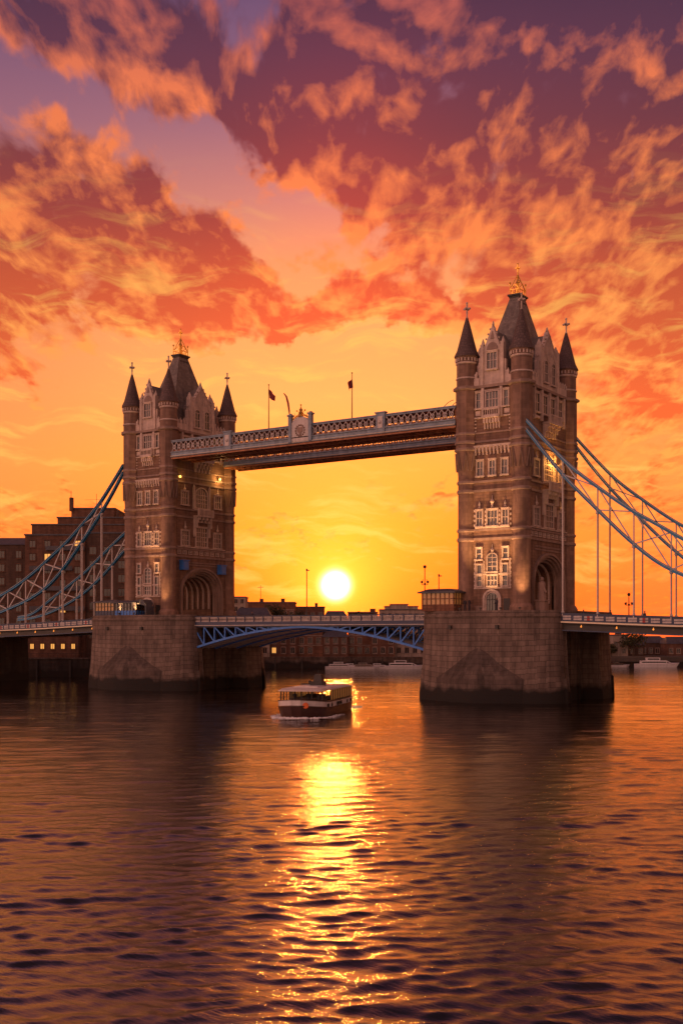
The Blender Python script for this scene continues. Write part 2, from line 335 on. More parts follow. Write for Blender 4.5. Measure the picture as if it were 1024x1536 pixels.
# ------------------------------------------------------------------ river: one sheet of water
def water():
    def axis(a, b, dense0, dense1, step, grow):
        out = list(np.arange(dense0, dense1, step)); x = dense1; s_ = step
        while x < b: out.append(x); s_ *= grow; x += s_
        x = dense0; s_ = step; pre = []
        while x > a:
            s_ *= grow; x -= s_; pre.append(x)
        return np.array(pre[::-1] + out)
    xs = axis(-2500, 2500, -12, 12, .14, 1.016)
    zs = [14.0]
    while zs[-1] < 230: zs.append(zs[-1] + max(.10, zs[-1]*.0037))
    while zs[-1] < 3000: zs.append(zs[-1] + max(1.5, (zs[-1]-200)*.05))
    pre = [14.0]; s_ = .4
    while pre[-1] > -400: pre.append(pre[-1] - s_); s_ *= 1.2
    zs = np.array(pre[:0:-1] + zs)
    X, Z = np.meshgrid(xs, zs); cell = np.maximum(np.gradient(xs)[None, :], np.gradient(zs)[:, None])
    H = np.zeros_like(X); px = np.zeros_like(X); pz = np.zeros_like(X)
    for lam0, amp, num in ((9, .007, 8), (5, .005, 12), (2.6, .0040, 20), (1.4, .0038, 34), (.80, .0032, 44), (.5, .0019, 36)):
        for _ in range(num):
            lam = lam0*rng.uniform(.7, 1.4); th = rng.normal(math.pi/2 + .12, .36 if lam0 > 1 else .46); k = 2*math.pi/lam; ph = rng.uniform(0, 6.28)
            a = amp*rng.uniform(.6, 1.3)*np.clip((lam/cell - 2.5)/2.5, 0, 1)
            arg = k*(X*math.cos(th) + Z*math.sin(th)) + ph
            H += a*np.sin(arg); px += a*.8*math.cos(th)*np.cos(arg); pz += a*.8*math.sin(th)*np.cos(arg)
    gust = np.ones_like(X)
    for _ in range(9):
        lam = rng.uniform(9, 60); th = rng.normal(math.pi/2, .35); gust += .09*np.sin(2*math.pi/lam*(X*math.cos(th)*.5 + Z*math.sin(th)) + rng.uniform(0, 6.28))
    gust = np.clip(gust, .6, 1.5); H *= gust; px *= gust; pz *= gust
    X2 = X + px; Z2 = Z + pz
    wx = CAM.x + Z2*V.x + X2*RT.x; wy = CAM.y + Z2*V.y + X2*RT.y
    co = np.stack([wx, wy, H], -1).reshape(-1, 3); nr, nc = X.shape
    idx = np.arange(nr*nc).reshape(nr, nc)
    q = np.stack([idx[:-1, :-1], idx[:-1, 1:], idx[1:, 1:], idx[1:, :-1]], -1).reshape(-1, 4)
    me = bpy.data.meshes.new('water'); me.vertices.add(len(co)); me.vertices.foreach_set('co', co.ravel())
    me.loops.add(q.size); me.loops.foreach_set('vertex_index', q.ravel()); me.polygons.add(len(q))
    me.polygons.foreach_set('loop_start', np.arange(0, q.size, 4)); me.polygons.foreach_set('loop_total', np.full(len(q), 4))
    me.polygons.foreach_set('use_smooth', np.ones(len(q), bool)); me.update(calc_edges=True); me.validate()
    m = bpy.data.materials.new('river_water'); m.use_nodes = True; nt = m.node_tree; L = nt.links; b = nt.nodes['Principled BSDF']
    b.inputs['Base Color'].default_value = (.010, .006, .004, 1); b.inputs['Roughness'].default_value = .045; b.inputs['IOR'].default_value = 2.6
    ge = nt.nodes.new('ShaderNodeNewGeometry'); hsum = None
    for sc, rot, w, det in (((.8, 3.1, 1), 31, 1.0, 8), ((2.2, 8.5, 1), 37, .36, 5)):
        mp = nt.nodes.new('ShaderNodeMapping'); mp.vector_type = 'POINT'; mp.inputs['Rotation'].default_value = (0, 0, -R(rot)); mp.inputs['Scale'].default_value = sc
        L.new(ge.outputs['Position'], mp.inputs[0]); n = nt.nodes.new('ShaderNodeTexNoise'); n.inputs['Scale'].default_value = 1; n.inputs['Detail'].default_value = det; n.inputs['Roughness'].default_value = .62; n.inputs['Distortion'].default_value = .3
        L.new(mp.outputs[0], n.inputs['Vector']); mm = nt.nodes.new('ShaderNodeMath'); mm.operation = 'MULTIPLY'; L.new(n.outputs['Fac'], mm.inputs[0]); mm.inputs[1].default_value = w
        if hsum is None: hsum = mm.outputs[0]
        else:
            a = nt.nodes.new('ShaderNodeMath'); a.operation = 'ADD'; L.new(hsum, a.inputs[0]); L.new(mm.outputs[0], a.inputs[1]); hsum = a.outputs[0]
    # broad calm and ruffled patches
    n = nt.nodes.new('ShaderNodeTexNoise'); mp = nt.nodes.new('ShaderNodeMapping'); mp.inputs['Rotation'].default_value = (0, 0, -TH); mp.inputs['Scale'].default_value = (.02, .07, 1)
    L.new(ge.outputs['Position'], mp.inputs[0]); L.new(mp.outputs[0], n.inputs['Vector']); n.inputs['Scale'].default_value = 1; n.inputs['Detail'].default_value = 3
    r = nt.nodes.new('ShaderNodeMapRange'); L.new(n.outputs['Fac'], r.inputs[0]); r.inputs[1].default_value = .35; r.inputs[2].default_value = .65; r.inputs[3].default_value = .7; r.inputs[4].default_value = 1.0
    bp = nt.nodes.new('ShaderNodeBump'); L.new(r.outputs[0], bp.inputs['Strength']); bp.inputs['Distance'].default_value = .032; L.new(hsum, bp.inputs['Height']); L.new(bp.outputs[0], b.inputs['Normal'])
    me.materials.append(m)
    o = bpy.data.objects.new('water', me); COL.objects.link(o); o['kind'] = 'structure'
    o['label'] = 'wide rippled river reflecting the orange sunset sky'
    return o
water()

# ------------------------------------------------------------------ tower
BZ = 12.9
OFF = (0, 0, BZ)
def ell(w, zs, h, n=18, p=.92):
    return [(-w*math.cos(math.pi*i/n), zs + h*abs(math.sin(math.pi*i/n))**p) for i in range(n+1)]
def ogive(w, z0, zs, zc, n=6):
    pts = [(-w, z0), (-w, zs)]
    for i in range(1, n): t = i/n; pts.append((-w*math.cos(t*math.pi/2)**1.0, zs + (zc-zs)*math.sin(t*math.pi/2)**.9))
    pts.append((0, zc)); pts += [(-u, z) for u, z in pts[-2::-1]]
    return pts
FACES = {  # local frames: u along the wall, n outward, z
    'river': (lambda u, n, z: (u, -8.4 - n, z)), 'road': (lambda u, n, z: (4.9 + n, u, z)),
    'back': (lambda u, n, z: (-u, 8.4 + n, z)), 'inner': (lambda u, n, z: (-4.9 - n, -u, z))}
def window(root, T, u, z0, w, h, cols=2, rows=2, arch=False, glass='glass', n0=0.0, surround=.2):
    m = MB(T); hw = w/2; s = surround; z1 = z0 + h
    m.box(u-hw-s, u-hw, n0-.05, n0+.22, z0-.1, z1); m.box(u+hw, u+hw+s, n0-.05, n0+.22, z0-.1, z1)
    m.box(u-hw-s-.08, u+hw+s+.08, n0-.05, n0+.32, z0-.32, z0-.1)
    if arch:
        ah = hw*.8; o = [(u+a*(hw+s)/hw, z1 + (b-z1)*(1+s/hw)) for a, b in ell(hw, z1, ah, 10)]; i_ = [(u+a, b) for a, b in ell(hw, z1, ah, 10)]
        for k in range(10):
            a, b, c, d = o[k], o[k+1], i_[k+1], i_[k]
            m.add([(a[0], n0+.22, a[1]), (b[0], n0+.22, b[1]), (c[0], n0+.22, c[1]), (d[0], n0+.22, d[1]), (a[0], n0-.05, a[1]), (b[0], n0-.05, b[1]), (c[0], n0-.05, c[1]), (d[0], n0-.05, d[1])],
                  [(0,1,2,3), (3,2,6,7), (1,0,4,5)])
    else:
        m.box(u-hw-s, u+hw+s, n0-.05, n0+.22, z1, z1+s); m.box(u-hw-s-.05, u+hw+s+.05, n0-.05, n0+.30, z1+s, z1+s+.1)
    for c in range(1, cols): x = u-hw + w*c/cols; m.box(x-.055, x+.055, n0-.04, n0+.12, z0-.1, z1+(hw*.7*math.sin(math.pi*c/cols) if arch else 0))
    for r_ in range(1, rows+(1 if arch else 0)): z = z0 + h*r_/rows; m.box(u-hw, u+hw, n0-.04, n0+.10, z-.05, z+.05)
    o = m.build('window', 'portland', root, OFF)
    p = MB(T)
    if arch:
        pts = [(u-hw, z0-.1)] + [(u+a, b) for a, b in ell(hw, z1, hw*.8, 10)] + [(u+hw, z0-.1)]
        p.extr(pts, n0-.03, n0+.03)
    else: p.box(u-hw, u+hw, n0-.03, n0+.03, z0-.1, z1)
    p.build('pane', glass, o, OFF)
    return o
def corbel_row(m, u0, u1, n, z0, z1, out=.35, wid=.22):
    for i in range(n):
        u = u0 + (u1-u0)*(i+.5)/n; m.extr([(u-wid/2, z0+.3), (u+wid/2, z0+.3), (u+wid/2, z1), (u-wid/2, z1)], -.02, out*.6); m.box(u-wid*.62, u+wid*.62, -.02, out, (z0+z1)/2, z1)
def cross(m, x, y, z, h, ax='x'):
    m.lathe(x, y, [(.16, z), (.22, z+.12), (.10, z+.3), (.10, z+h*.45)], 8)
    k = h*.17
    m.box(x-.09, x+.09, y-.09, y+.09, z+h*.3, z+h)
    zc = z+h*.64
    m.box(x-k*1.15, x+k*1.15, y-.1, y+.1, zc-.13, zc+.13); m.box(x-.1, x+.1, y-k*1.15, y+k*1.15, zc-.12, zc+.12)
    for s_ in (-1, 1):
        m.ball((x+s_*k*1.2, y, zc), .15); m.ball((x, y+s_*k*1.2, zc), .15)
    m.ball((x, y, z+h), .17); m.ball((x, y, zc), .24)
def make_tower():
    root = thing('bridge_tower', 'larger gothic stone bridge tower with four turrets and slate roof, at right', 'bridge tower', (0, 0, BZ), 0, 'gothic towers of the bridge')
    # river side walls
    w = MB()
    for s_ in (-1, 1):
        w.box(-4.2, 4.2, s_*8.4 - (0 if s_ < 0 else .8), s_*8.4 + (.8 if s_ < 0 else 0), BZ, 45.2)
    w.build('wall', 'granite', root, OFF)
    # road side walls with the great arch
    WO = 5.35; ZS = 16.9
    for s_, T in ((1, FACES['road']), (-1, FACES['inner'])):
        m = MB(T); arc = ell(WO, ZS, 4.3, 20)
        m.add([(-7.9, 0, BZ), (-WO, 0, BZ), (-WO, 0, ZS), (-7.9, 0, ZS)], [(0,1,2,3)]); m.add([(WO, 0, BZ), (7.9, 0, BZ), (7.9, 0, ZS), (WO, 0, ZS)], [(0,1,2,3)])
        m.add([(-7.9, 0, ZS), (-WO, 0, ZS), (-WO, 0, 24), (-7.9, 0, 24)], [(0,1,2,3)]); m.add([(WO, 0, ZS), (7.9, 0, ZS), (7.9, 0, 24), (WO, 0, 24)], [(0,1,2,3)])
        for a, b in zip(arc[:-1], arc[1:]): m.add([(a[0], 0, a[1]), (b[0], 0, b[1]), (b[0], 0, 24), (a[0], 0, 24)], [(0,1,2,3)])
        m.add([(-7.9, 0, 24), (7.9, 0, 24), (7.9, 0, 45.2), (-7.9, 0, 45.2)], [(0,1,2,3)])
        m.build('wall', 'granite', root, OFF)
        g = MB(T)    # recessed orders of the arch
        def ring(wo, ho, wi, hi, nf, nb):
            A = [(-wo, BZ)] + ell(wo, ZS, ho, 20) + [(wo, BZ)]; B = [(-wi, BZ)] + ell(wi, ZS, hi, 20) + [(wi, BZ)]
            for k in range(len(A)-1):
                a, b, c, d = A[k], A[k+1], B[k+1], B[k]
                g.add([(a[0], nf, a[1]), (b[0], nf, b[1]), (c[0], nf, c[1]), (d[0], nf, d[1]), (c[0], nb, c[1]), (d[0], nb, d[1]), (a[0], nb, a[1]), (b[0], nb, b[1])], [(0,1,2,3), (3,2,4,5), (0,6,7,1)])
        ring(5.75, 4.62, 5.4, 4.3, .38, -.1)
        ring(5.42, 4.32, 5.0, 3.95, .12, -.45); ring(5.02, 3.97, 4.65, 3.62, -.25, -.85); ring(4.67, 3.64, 4.3, 3.3, -.65, -1.3)
        g.build('arch', 'band', root, OFF)
    v = MB(); A = [(-4.3, BZ)] + ell(4.3, ZS, 3.3, 20) + [(4.3, BZ)]
    for a, b in zip(A[:-1], A[1:]): v.add([(-3.9, a[0], a[1]), (3.9, a[0], a[1]), (3.9, b[0], b[1]), (-3.9, b[0], b[1])], [(0,1,2,3)])
    v.build('vault', 'granite', root, OFF)
    for k in range(6):
        x = -3.2 + k*1.28; rb = MB(); B = [(-4.28, 14.2)] + ell(4.28, ZS, 3.28, 20) + [(4.28, 14.2)]; C = [(-3.98, 14.2)] + ell(3.98, ZS, 2.98, 20) + [(3.98, 14.2)]
        for i in range(len(B)-1):
            a, b, c, d = B[i], B[i+1], C[i+1], C[i]
            rb.add([(x+e, p[0], p[1]) for e in (-.12, .12) for p in (a, b, c, d)], [(0,1,2,3), (4,5,6,7), (3,2,6,7)])
        rb.build('vault_rib', 'portland', root, OFF)
    # corner turrets
    for sx in (-1, 1):
        for sy in (-1, 1):
            t = MB(); x, y = sx*4.35, sy*8.0
            t.lathe(x, y, [(1.75, BZ), (1.75, 13.4), (1.5, 13.8), (1.32, 14.0), (1.30, 32.6), (1.38, 33.6), (1.58, 36.2)], 20)
            t.lathe(x, y, [(1.62, 36.1), (1.62, 45.3)], 8, math.pi/8, False)
            t.lathe(x, y, [(1.50, 45.3), (1.50, 49.6), (1.68, 49.8), (1.72, 50.1)], 16)
            tu = t.build('turret', 'granite_smooth', root, OFF)
            # lancet relief on the corbelled drum, arrow slits and bands on the top stage
            l = MB()
            for a in range(8):
                an = math.pi/8*(2*a+1)
                T = (lambda an: (lambda u, n, z: (x + (n)*math.cos(an) - u*math.sin(an), y + n*math.sin(an) + u*math.cos(an), z)))(an)
                l.T = T; r0 = 1.42
                for u0, z0_ in ((-.34, 33.3), (.34, 33.3)): l.add([(u0, r0, z0_), (0, r0+.12, 36.0), (0, r0+.34, 36.0), (u0, r0+.14, z0_)], [(0,1,2,3)]); l.bar((u0, r0+.0, z0_), (0, r0+.2, 35.9), .09, .16)
            l.T = None
            l.build('lancet_moulding', 'band', tu, OFF)
            b = MB(); b.lathe(x, y, [(1.58, 46.7), (1.64, 46.8), (1.58, 46.95)], 16); b.lathe(x, y, [(1.58, 48.9), (1.66, 49.05), (1.58, 49.2)], 16)
            for k in range(20):
                a = 2*math.pi*k/20; b.box(x+1.62*math.cos(a)-.09, x+1.62*math.cos(a)+.09, y+1.62*math.sin(a)-.09, y+1.62*math.sin(a)+.09, 49.3, 49.75)
            b.build('turret_moulding', 'portland', tu, OFF)
            s = MB(); s.lathe(x, y, [(1.86, 50.0), (1.84, 50.2), (1.45, 51.0), (.98, 52.8), (.5, 54.7), (.18, 55.8)], 12)
            s.build('spire', 'spire_slate', tu, OFF)
            c = MB(); cross(c, x, y, 55.7, 2.3); c.build('cross_finial', 'portland', tu, OFF)
    # string courses
    for z0, z1, r, pr in ((23.15, 23.5, 1.32, .16), (24.5, 24.8, 1.32, .16), (30.15, 30.5, 1.32, .16), (31.5, 31.8, 1.32, .16), (36.3, 36.6, 1.66, .16), (37.3, 37.6, 1.66, .14), (38.6, 38.8, 1.66, .1), (45.15, 45.55, 1.66, .36)):
        m = MB()
        for sx in (-1, 1): m.box(sx*4.9 - (.02 if sx > 0 else pr), sx*4.9 + (pr if sx > 0 else .02), -6.9, 6.9, z0, z1)
        for sy in (-1, 1): m.box(-3.3, 3.3, sy*8.4 - (.02 if sy > 0 else pr), sy*8.4 + (pr if sy > 0 else .02), z0, z1)
        for sx in (-1, 1):
            for sy in (-1, 1): m.lathe(sx*4.35, sy*8.0, [(r+pr*.3, z0-.12), (r+pr, z0), (r+pr, z1-.06), (r+.02, z1+.08)], 20 if r < 1.5 else 8, 0 if r < 1.5 else math.pi/8, r < 1.5)
        m.build('string_course', 'band', root, OFF)
    # upper deck behind the parapet, main roof and crown
    m = MB(); m.box(-4.6, 4.6, -8.1, 8.1, 44.9, 45.2); m.build('roof_deck', 'roof_lead', root, OFF)
    rf = MB(); b = [(-4.1, -7.1), (4.1, -7.1), (4.1, 7.1), (-4.1, 7.1)]; t = [(-.7, -1.15), (.7, -1.15), (.7, 1.15), (-.7, 1.15)]
    N_ = 6
    rings = []
    for k in range(N_+1):
        f = k/N_; g = f + .05*math.sin(math.pi*f)*-1
        rings.append([(b[i][0] + (t[i][0]-b[i][0])*(f**.93), b[i][1] + (t[i][1]-b[i][1])*(f**.93), 45.3 + (59.9-45.3)*f) for i in range(4)])
    for k in range(N_):
        rf.add(rings[k] + rings[k+1], [(i, (i+1) % 4, 4+(i+1) % 4, 4+i) for i in range(4)])
    rf.add(rings[-1], [(0,1,2,3)])
    roof = rf.build('roof', 'slate', root, OFF)
    m = MB(); m.box(-.85, .85, -1.3, 1.3, 59.8, 60.05); m.box(-1.0, 1.0, -1.5, 1.5, 60.05, 60.3); m.build('roof_cornice', 'dark_metal', roof, OFF)
    m = MB()
    for sy in (-1, 1):
        for k in range(4): m.box(-.5+k*.3, -.4+k*.3, sy*1.28-.1, sy*1.28+.1, 59.1, 59.4)
    for sx in (-1, 1):
        for k in range(6): m.box(sx*.85-.1, sx*.85+.1, -1.05+k*.38, -.9+k*.38, 58.9, 59.2)
    m.build('roof_vents', 'dark_metal', roof, OFF)
    g = MB(); CX, CY = .75, 1.1
    for sx in (-1, 1):
        for sy in (-1, 1):
            g.rod((sx*CX, sy*CY, 60.3), (sx*CX, sy*CY, 61.9), .09, .06); g.ball((sx*CX, sy*CY, 62.05), .17)
            g.bar((sx*CX, sy*CY, 61.1), (sx*.1, sy*.12, 63.2), .09)
    for z in (60.4, 61.05):
        for sy in (-1, 1): g.bar((-CX, sy*CY, z), (CX, sy*CY, z), .10)
        for sx in (-1, 1): g.bar((sx*CX, -CY, z), (sx*CX, CY, z), .10)
    for sy in (-1, 1):
        for k in (-1, 1): g.bar((k*.3, sy*CY, 60.4), (k*.3, sy*CY, 61.1), .08); g.bar((k*CX, sy*CY, 61.1), (0, sy*CY, 61.8), .08)
    for sx in (-1, 1):
        for k in (-1, 1): g.bar((sx*CX, k*.4, 60.4), (sx*CX, k*.4, 61.1), .08); g.bar((sx*CX, k*CY, 61.1), (sx*CX, 0, 62.0), .08)
    g.lathe(0, 0, [(.28, 60.3), (.2, 61.8), (.34, 62.2), (.2, 62.5), (.15, 63.2), (.08, 64.0)], 8)
    g.ball((0, 0, 63.2), .22); g.box(-.08, .08, -.08, .08, 63.9, 65.1); g.box(-.38, .38, -.08, .08, 64.4, 64.58); g.box(-.08, .08, -.38, .38, 64.4, 64.58); g.ball((0, 0, 65.1), .13)
    g.build('crown_finial', 'gold', roof, OFF)
    # dormer gables
    for fn in ('river', 'back'):
        T = FACES[fn]; m = MB(T)
        pts = [(-1.55, 45.4), (1.55, 45.4), (1.5, 51.1), (1.15, 51.2), (.85, 52.0), (.35, 53.2), (0, 54.2), (-.35, 53.2), (-.85, 52.0), (-1.15, 51.2), (-1.5, 51.1)]
        m.extr(pts, -.55, .1)
        for s_ in (-1, 1):
            m.box(s_*1.6-.24, s_*1.6+.24, -.6, .3, 45.4, 51.4); m.lathe(s_*1.6, -.15, [(.3, 51.4), (.3, 51.6), (.05, 52.3)], 6)
            for k in range(4): m.ball((s_*(1.35-.32*k), 0, 51.5+.68*k), .15)
            m.box(s_*1.95-.2, s_*1.95+.2, -.5, .05, 45.4, 49.0+.01)
        m.lathe(0, -.2, [(.1, 54.0), (.2, 54.25), (.06, 54.7)], 6)
        d = m.build('dormer', 'portland', root, OFF)
        q = MB(T); q.extr([(-1.5, 45.4), (1.5, 45.4), (1.5, 50.9), (0, 53.5), (-1.5, 50.9)], -4.2, -.5); q.build('dormer_roof', 'slate', d, OFF)
        if fn == 'river':
            window(root, T, 0, 47.9, 1.5, 2.2, 3, 2, n0=.12); q = MB(T)
            q.extr([(a, b) for a, b in ell(.85, 50.6, 1.0, 8)], .1, .2); q.extr([(-.3, 52.1), (.3, 52.1), (0, 53.2)], .1, .2); q.build('tympanum', 'band', d, OFF)
    for fn in ('road', 'inner'):
        T = FACES[fn]; m = MB(T)
        pts = [(-3.0, 45.4), (3.0, 45.4), (2.9, 50.2), (2.2, 51.4), (1.3, 52.3), (.6, 53.4), (0, 54.3), (-.6, 53.4), (-1.3, 52.3), (-2.2, 51.4), (-2.9, 50.2)]
        m.extr(pts, -.55, .1)
        for s_ in (-1, 1):
            m.box(s_*3.0-.28, s_*3.0+.28, -.6, .35, 45.4, 51.7); m.lathe(s_*3.0, -.12, [(.36, 51.7), (.36, 51.9), (.05, 52.6)], 6)
            for k in range(5): m.ball((s_*(2.6-.5*k), 0, 51.2+.6*k), .17)
            m.box(s_*3.5-.25, s_*3.5+.25, -.5, .05, 45.4, 49.4); m.box(s_*3.9-.2, s_*3.9+.2, -.5, .02, 45.4, 48.0)
            for k in range(3): m.ball((s_*(3.25+.32*k), -.2, 50.1-1.1*k), .2)
        m.lathe(0, -.2, [(.12, 54.1), (.24, 54.35), (.06, 54.9)], 6)
        for a, b in ((-2.6, 0), (0, 2.6)): m.bar(((a+b)/2-1.05, .14, 49.6), ((a+b)/2, .14, 51.2), .12); m.bar(((a+b)/2+1.05, .14, 49.6), ((a+b)/2, .14, 51.2), .12)
        m.bar((-2.3, .14, 51.1), (0, .14, 53.9), .16); m.bar((2.3, .14, 51.1), (0, .14, 53.9), .16); m.bar((0, .14, 50.8), (0, .14, 53.6), .12)
        for u in (-.55, .55): m.bar((u, .14, 50.9), (u, .14, 52.6), .1)
        d = m.build('dormer', 'portland', root, OFF)
        q = MB(T); q.extr([(-2.9, 45.4), (2.9, 45.4), (2.9, 49.9), (0, 53.7), (-2.9, 49.9)], -3.2, -.5); q.build('dormer_roof', 'slate', d, OFF)
        if fn == 'road':
            for u in (-1.3, 1.3): window(root, T, u, 46.6, 1.25, 2.5, 2, 2, True, n0=.12)
    # crenellated parapet
    for fn in ('river', 'road', 'back', 'inner'):
        T = FACES[fn]; m = MB(T); hu = 2.95 if fn in ('river', 'back') else 6.6; g0 = 2.1 if fn in ('river', 'back') else 3.6
        for s_ in (-1, 1):
            a, b = sorted((s_*g0, s_*hu)); m.box(a, b, -.3, .12, 45.5, 46.7)
            k = a+.1
            while k < b-.3: m.box(k, k+.42, -.3, .14, 46.7, 47.3); m.lathe(k+.2, -.1, [(.16, 46.9), (.2, 47.3), (.05, 47.7)], 6); k += .85
        m.box(-g0, g0, -.3, .02, 45.5, 46.4)
        m.build('parapet', 'portland', root, OFF)
    # ------ river face detail
    T = FACES['river']
    for u in (-1.95, 0, 1.95): window(root, T, u, 32.6, .85, 2.0, 2, 2)
    m = MB(T); m.box(-2.95, 2.95, 0, .3, 36.6, 36.9); corbel_row(m, -2.9, 2.9, 10, 35.2, 36.6, .32); m.build('corbel_table', 'portland', root, OFF)
    window(root, T, -2.05, 25.3, .8, 2.1, 2, 2); window(root, T, 2.05, 25.3, .8, 2.1, 2, 2); window(root, T, 0, 25.3, 1.5, 2.1, 3, 2)
    m = MB(T); m.box(-2.75, 2.75, 0, .16, 24.85, 25.1)
    for s_ in (-1, 0, 1): m.lathe(s_*2.05, .1, [(.25, 27.8), (.14, 28.1), (.2, 28.3), (.05, 28.8 + (.8 if s_ == 0 else 0))], 6)
    for s_ in (-1, 1):
        for k in range(4): m.box(s_*2.85-.14, s_*2.85+.14, 0, .1, 25.2+k*.7, 25.5+k*.7); m.box(s_*1.1-.12, s_*1.1+.12, 0, .1, 25.3+k*.6, 25.65+k*.6)
    m.ball((0, .12, 28.7), .32); m.build('window_ornament', 'portland', root, OFF)
    window(root, T, -2.1, 20.5, .7, 1.4, 1, 2); window(root, T, 2.1, 20.5, .7, 1.4, 1, 2); window(root, T, 0, 18.7, 1.4, 1.9, 2, 3, True)
    for u in (-2.05, 2.05): window(root, T, u, 18.45, .7, 1.1, 1, 1, surround=.14); window(root, T, u, 16.65, .7, 1.3, 1, 2, surround=.14)
    window(root, T, 0, 16.65, 1.5, 1.3, 3, 2, surround=.14)
    m = MB(T); m.box(-2.95, 2.95, 0, .14, 18.12, 18.34); m.box(-2.95, 2.95, 0, .16, 16.1, 16.35)
    for u in (-2.75, -1.35, 1.35, 2.75): m.box(u-.09, u+.09, 0, .11, 16.35, 20.2)
    for s_ in (-1, 1):
        for k in range(7): m.box(s_*2.8-.16, s_*2.8+.16, 0, .1, 16.5+k*.62, 16.75+k*.62)
    m.lathe(0, .1, [(.2, 21.4), (.28, 21.7), (.1, 22.0), (.04, 22.5)], 6); m.build('stone_band', 'portland', root, OFF)
    m = MB(T)
    for wo, wi, nf in ((1.45, 1.15, .35), (1.18, .92, .2)):
        A = [(-wo, BZ)] + ell(wo, 14.6, wo, 12) + [(wo, BZ)]; B = [(-wi, BZ)] + ell(wi, 14.6, wi, 12) + [(wi, BZ)]
        for k in range(len(A)-1):
            a, b_, c, d = A[k], A[k+1], B[k+1], B[k]; m.add([(p[0], nf, p[1]) for p in (a, b_, c, d)] + [(p[0], -.02, p[1]) for p in (a, b_, c, d)], [(0,1,2,3), (3,2,6,7), (1,0,4,5)])
    dd = m.build('doorway', 'portland', root, OFF)
    m = MB(T); m.extr([(-.95, BZ)] + ell(.95, 14.6, .95, 12) + [(.95, BZ)], 0, .06); m.build('door_panel', 'glass', dd, OFF)
    m = MB(T)
    for u in (-.45, 0, .45): m.box(u-.04, u+.04, .05, .12, BZ, 15.3)
    m.box(-.95, .95, .05, .12, 14.5, 14.6); m.build('door_bars', 'dark_metal', dd, OFF)
    m = MB(T); m.box(1.75, 2.75, 0, .05, BZ, 14.7); m.build('side_door', 'dark_metal', root, OFF)
    # top stage of the river face
    window(root, T, -2.2, 42.4, .6, 2.1, 1, 2); window(root, T, 2.2, 42.4, .6, 2.1, 1, 2); window(root, T, 0, 42.4, 1.9, 2.1, 4, 2)
    m = MB(T)
    for u in (-1.45, 1.45): m.box(u-.2, u+.2, 0, .35, 40.8, 45.1)
    m.box(-1.35, 1.35, 0, .75, 40.7, 40.95); m.box(-1.3, 1.3, .55, .72, 40.95, 41.15); m.box(-1.3, 1.3, .55, .72, 41.85, 42.05)
    for k in range(8): m.box(-1.25+k*.34, -1.12+k*.34, .58, .70, 41.15, 41.85)
    for s_ in (-1, 1): m.box(s_*1.3-.12, s_*1.3+.12, 0, .74, 40.95, 42.1); m.box(s_*2.3-.55, s_*2.3+.55, 0, .2, 40.8, 41.0); m.box(s_*2.3-.4, s_*2.3+.4, 0, .14, 41.2, 41.9)
    for k in range(6):
        u = -1.15+k*.46; m.extr([(u-.1, 39.2), (u+.1, 39.2), (u+.1, 40.7), (u-.1, 40.7)], 0, .25); m.box(u-.14, u+.14, 0, .5, 40.0, 40.7)
    for s_ in (-1, 1):
        for k in range(4): m.box(s_*2.75-.15, s_*2.75+.15, 0, .1, 38.9+k*.5, 39.1+k*.5)
    m.build('balcony', 'portland', root, OFF)
    # ------ road face detail
    T = FACES['road']
    for u in (-4.1, -1.35, 1.35, 4.1): window(root, T, u, 41.9, 1.5, 2.5, 2, 2)
    m = MB(T)
    for u in (-2.75, 0, 2.75, 5.3, -5.3): m.box(u-.18, u+.18, 0, .4, 40.6, 45.1)
    m.box(-2.1, 2.1, 0, 1.3, 40.3, 40.6); m.box(-2.1, 2.1, 1.1, 1.28, 41.5, 41.7)
    for k in range(11): m.box(-2.05+k*.4, -1.9+k*.4, 1.12, 1.26, 40.6, 41.5)
    for s_ in (-1, 1): m.box(s_*2.0-.1, s_*2.0+.1, 0, 1.3, 41.5, 41.7); m.box(s_*2.0-.12, s_*2.0+.12, 1.05, 1.32, 40.6, 41.8)
    for k in range(5):
        u = -1.8+k*.9; m.box(u-.16, u+.16, 0, 1.1, 39.8, 40.3); m.box(u-.15, u+.15, 0, .75, 39.2, 39.8); m.box(u-.14, u+.14, 0, .4, 38.5, 39.2)
    for s_ in (-1, 1): m.box(s_*4.6-1.4, s_*4.6+1.4, 0, .2, 40.9, 41.2)
    m.build('balcony', 'portland', root, OFF)
    window(root, T, 0, 32.3, 3.1, 2.2, 5, 3, True); window(root, T, -4.5, 32.6, 1.6, 2.1, 3, 2); window(root, T, 4.5, 32.6, 1.6, 2.1, 3, 2)
    m = MB(T)
    for u in (-2.1, 2.1): m.box(u-.2, u+.2, 0, .3, 31.9, 35.6); m.lathe(u, .15, [(.22, 35.6), (.26, 35.8), (.05, 36.3)], 6)
    m.box(-2.1, 2.1, 0, 1.3, 30.5, 30.75); m.box(-2.1, 2.1, 1.1, 1.28, 31.65, 31.85)
    for k in range(11): m.box(-2.05+k*.4, -1.9+k*.4, 1.12, 1.26, 30.75, 31.65)
    for s_ in (-1, 1): m.box(s_*2.0-.1, s_*2.0+.1, 0, 1.3, 31.65, 31.85); m.box(s_*2.0-.12, s_*2.0+.12, 1.05, 1.32, 30.75, 31.95)
    for k in range(4):
        u = -1.5+k*1.0; m.box(u-.18, u+.18, 0, 1.1, 30.0, 30.5); m.box(u-.17, u+.17, 0, .7, 29.5, 30.0)
    for s_ in (-1, 1): m.box(s_*1.95-.2, s_*1.95+.2, 0, .8, 28.6, 30.5); m.box(s_*1.95-.2, s_*1.95+.2, 0, .4, 27.0, 28.6)
    m.build('balcony', 'portland', root, OFF)
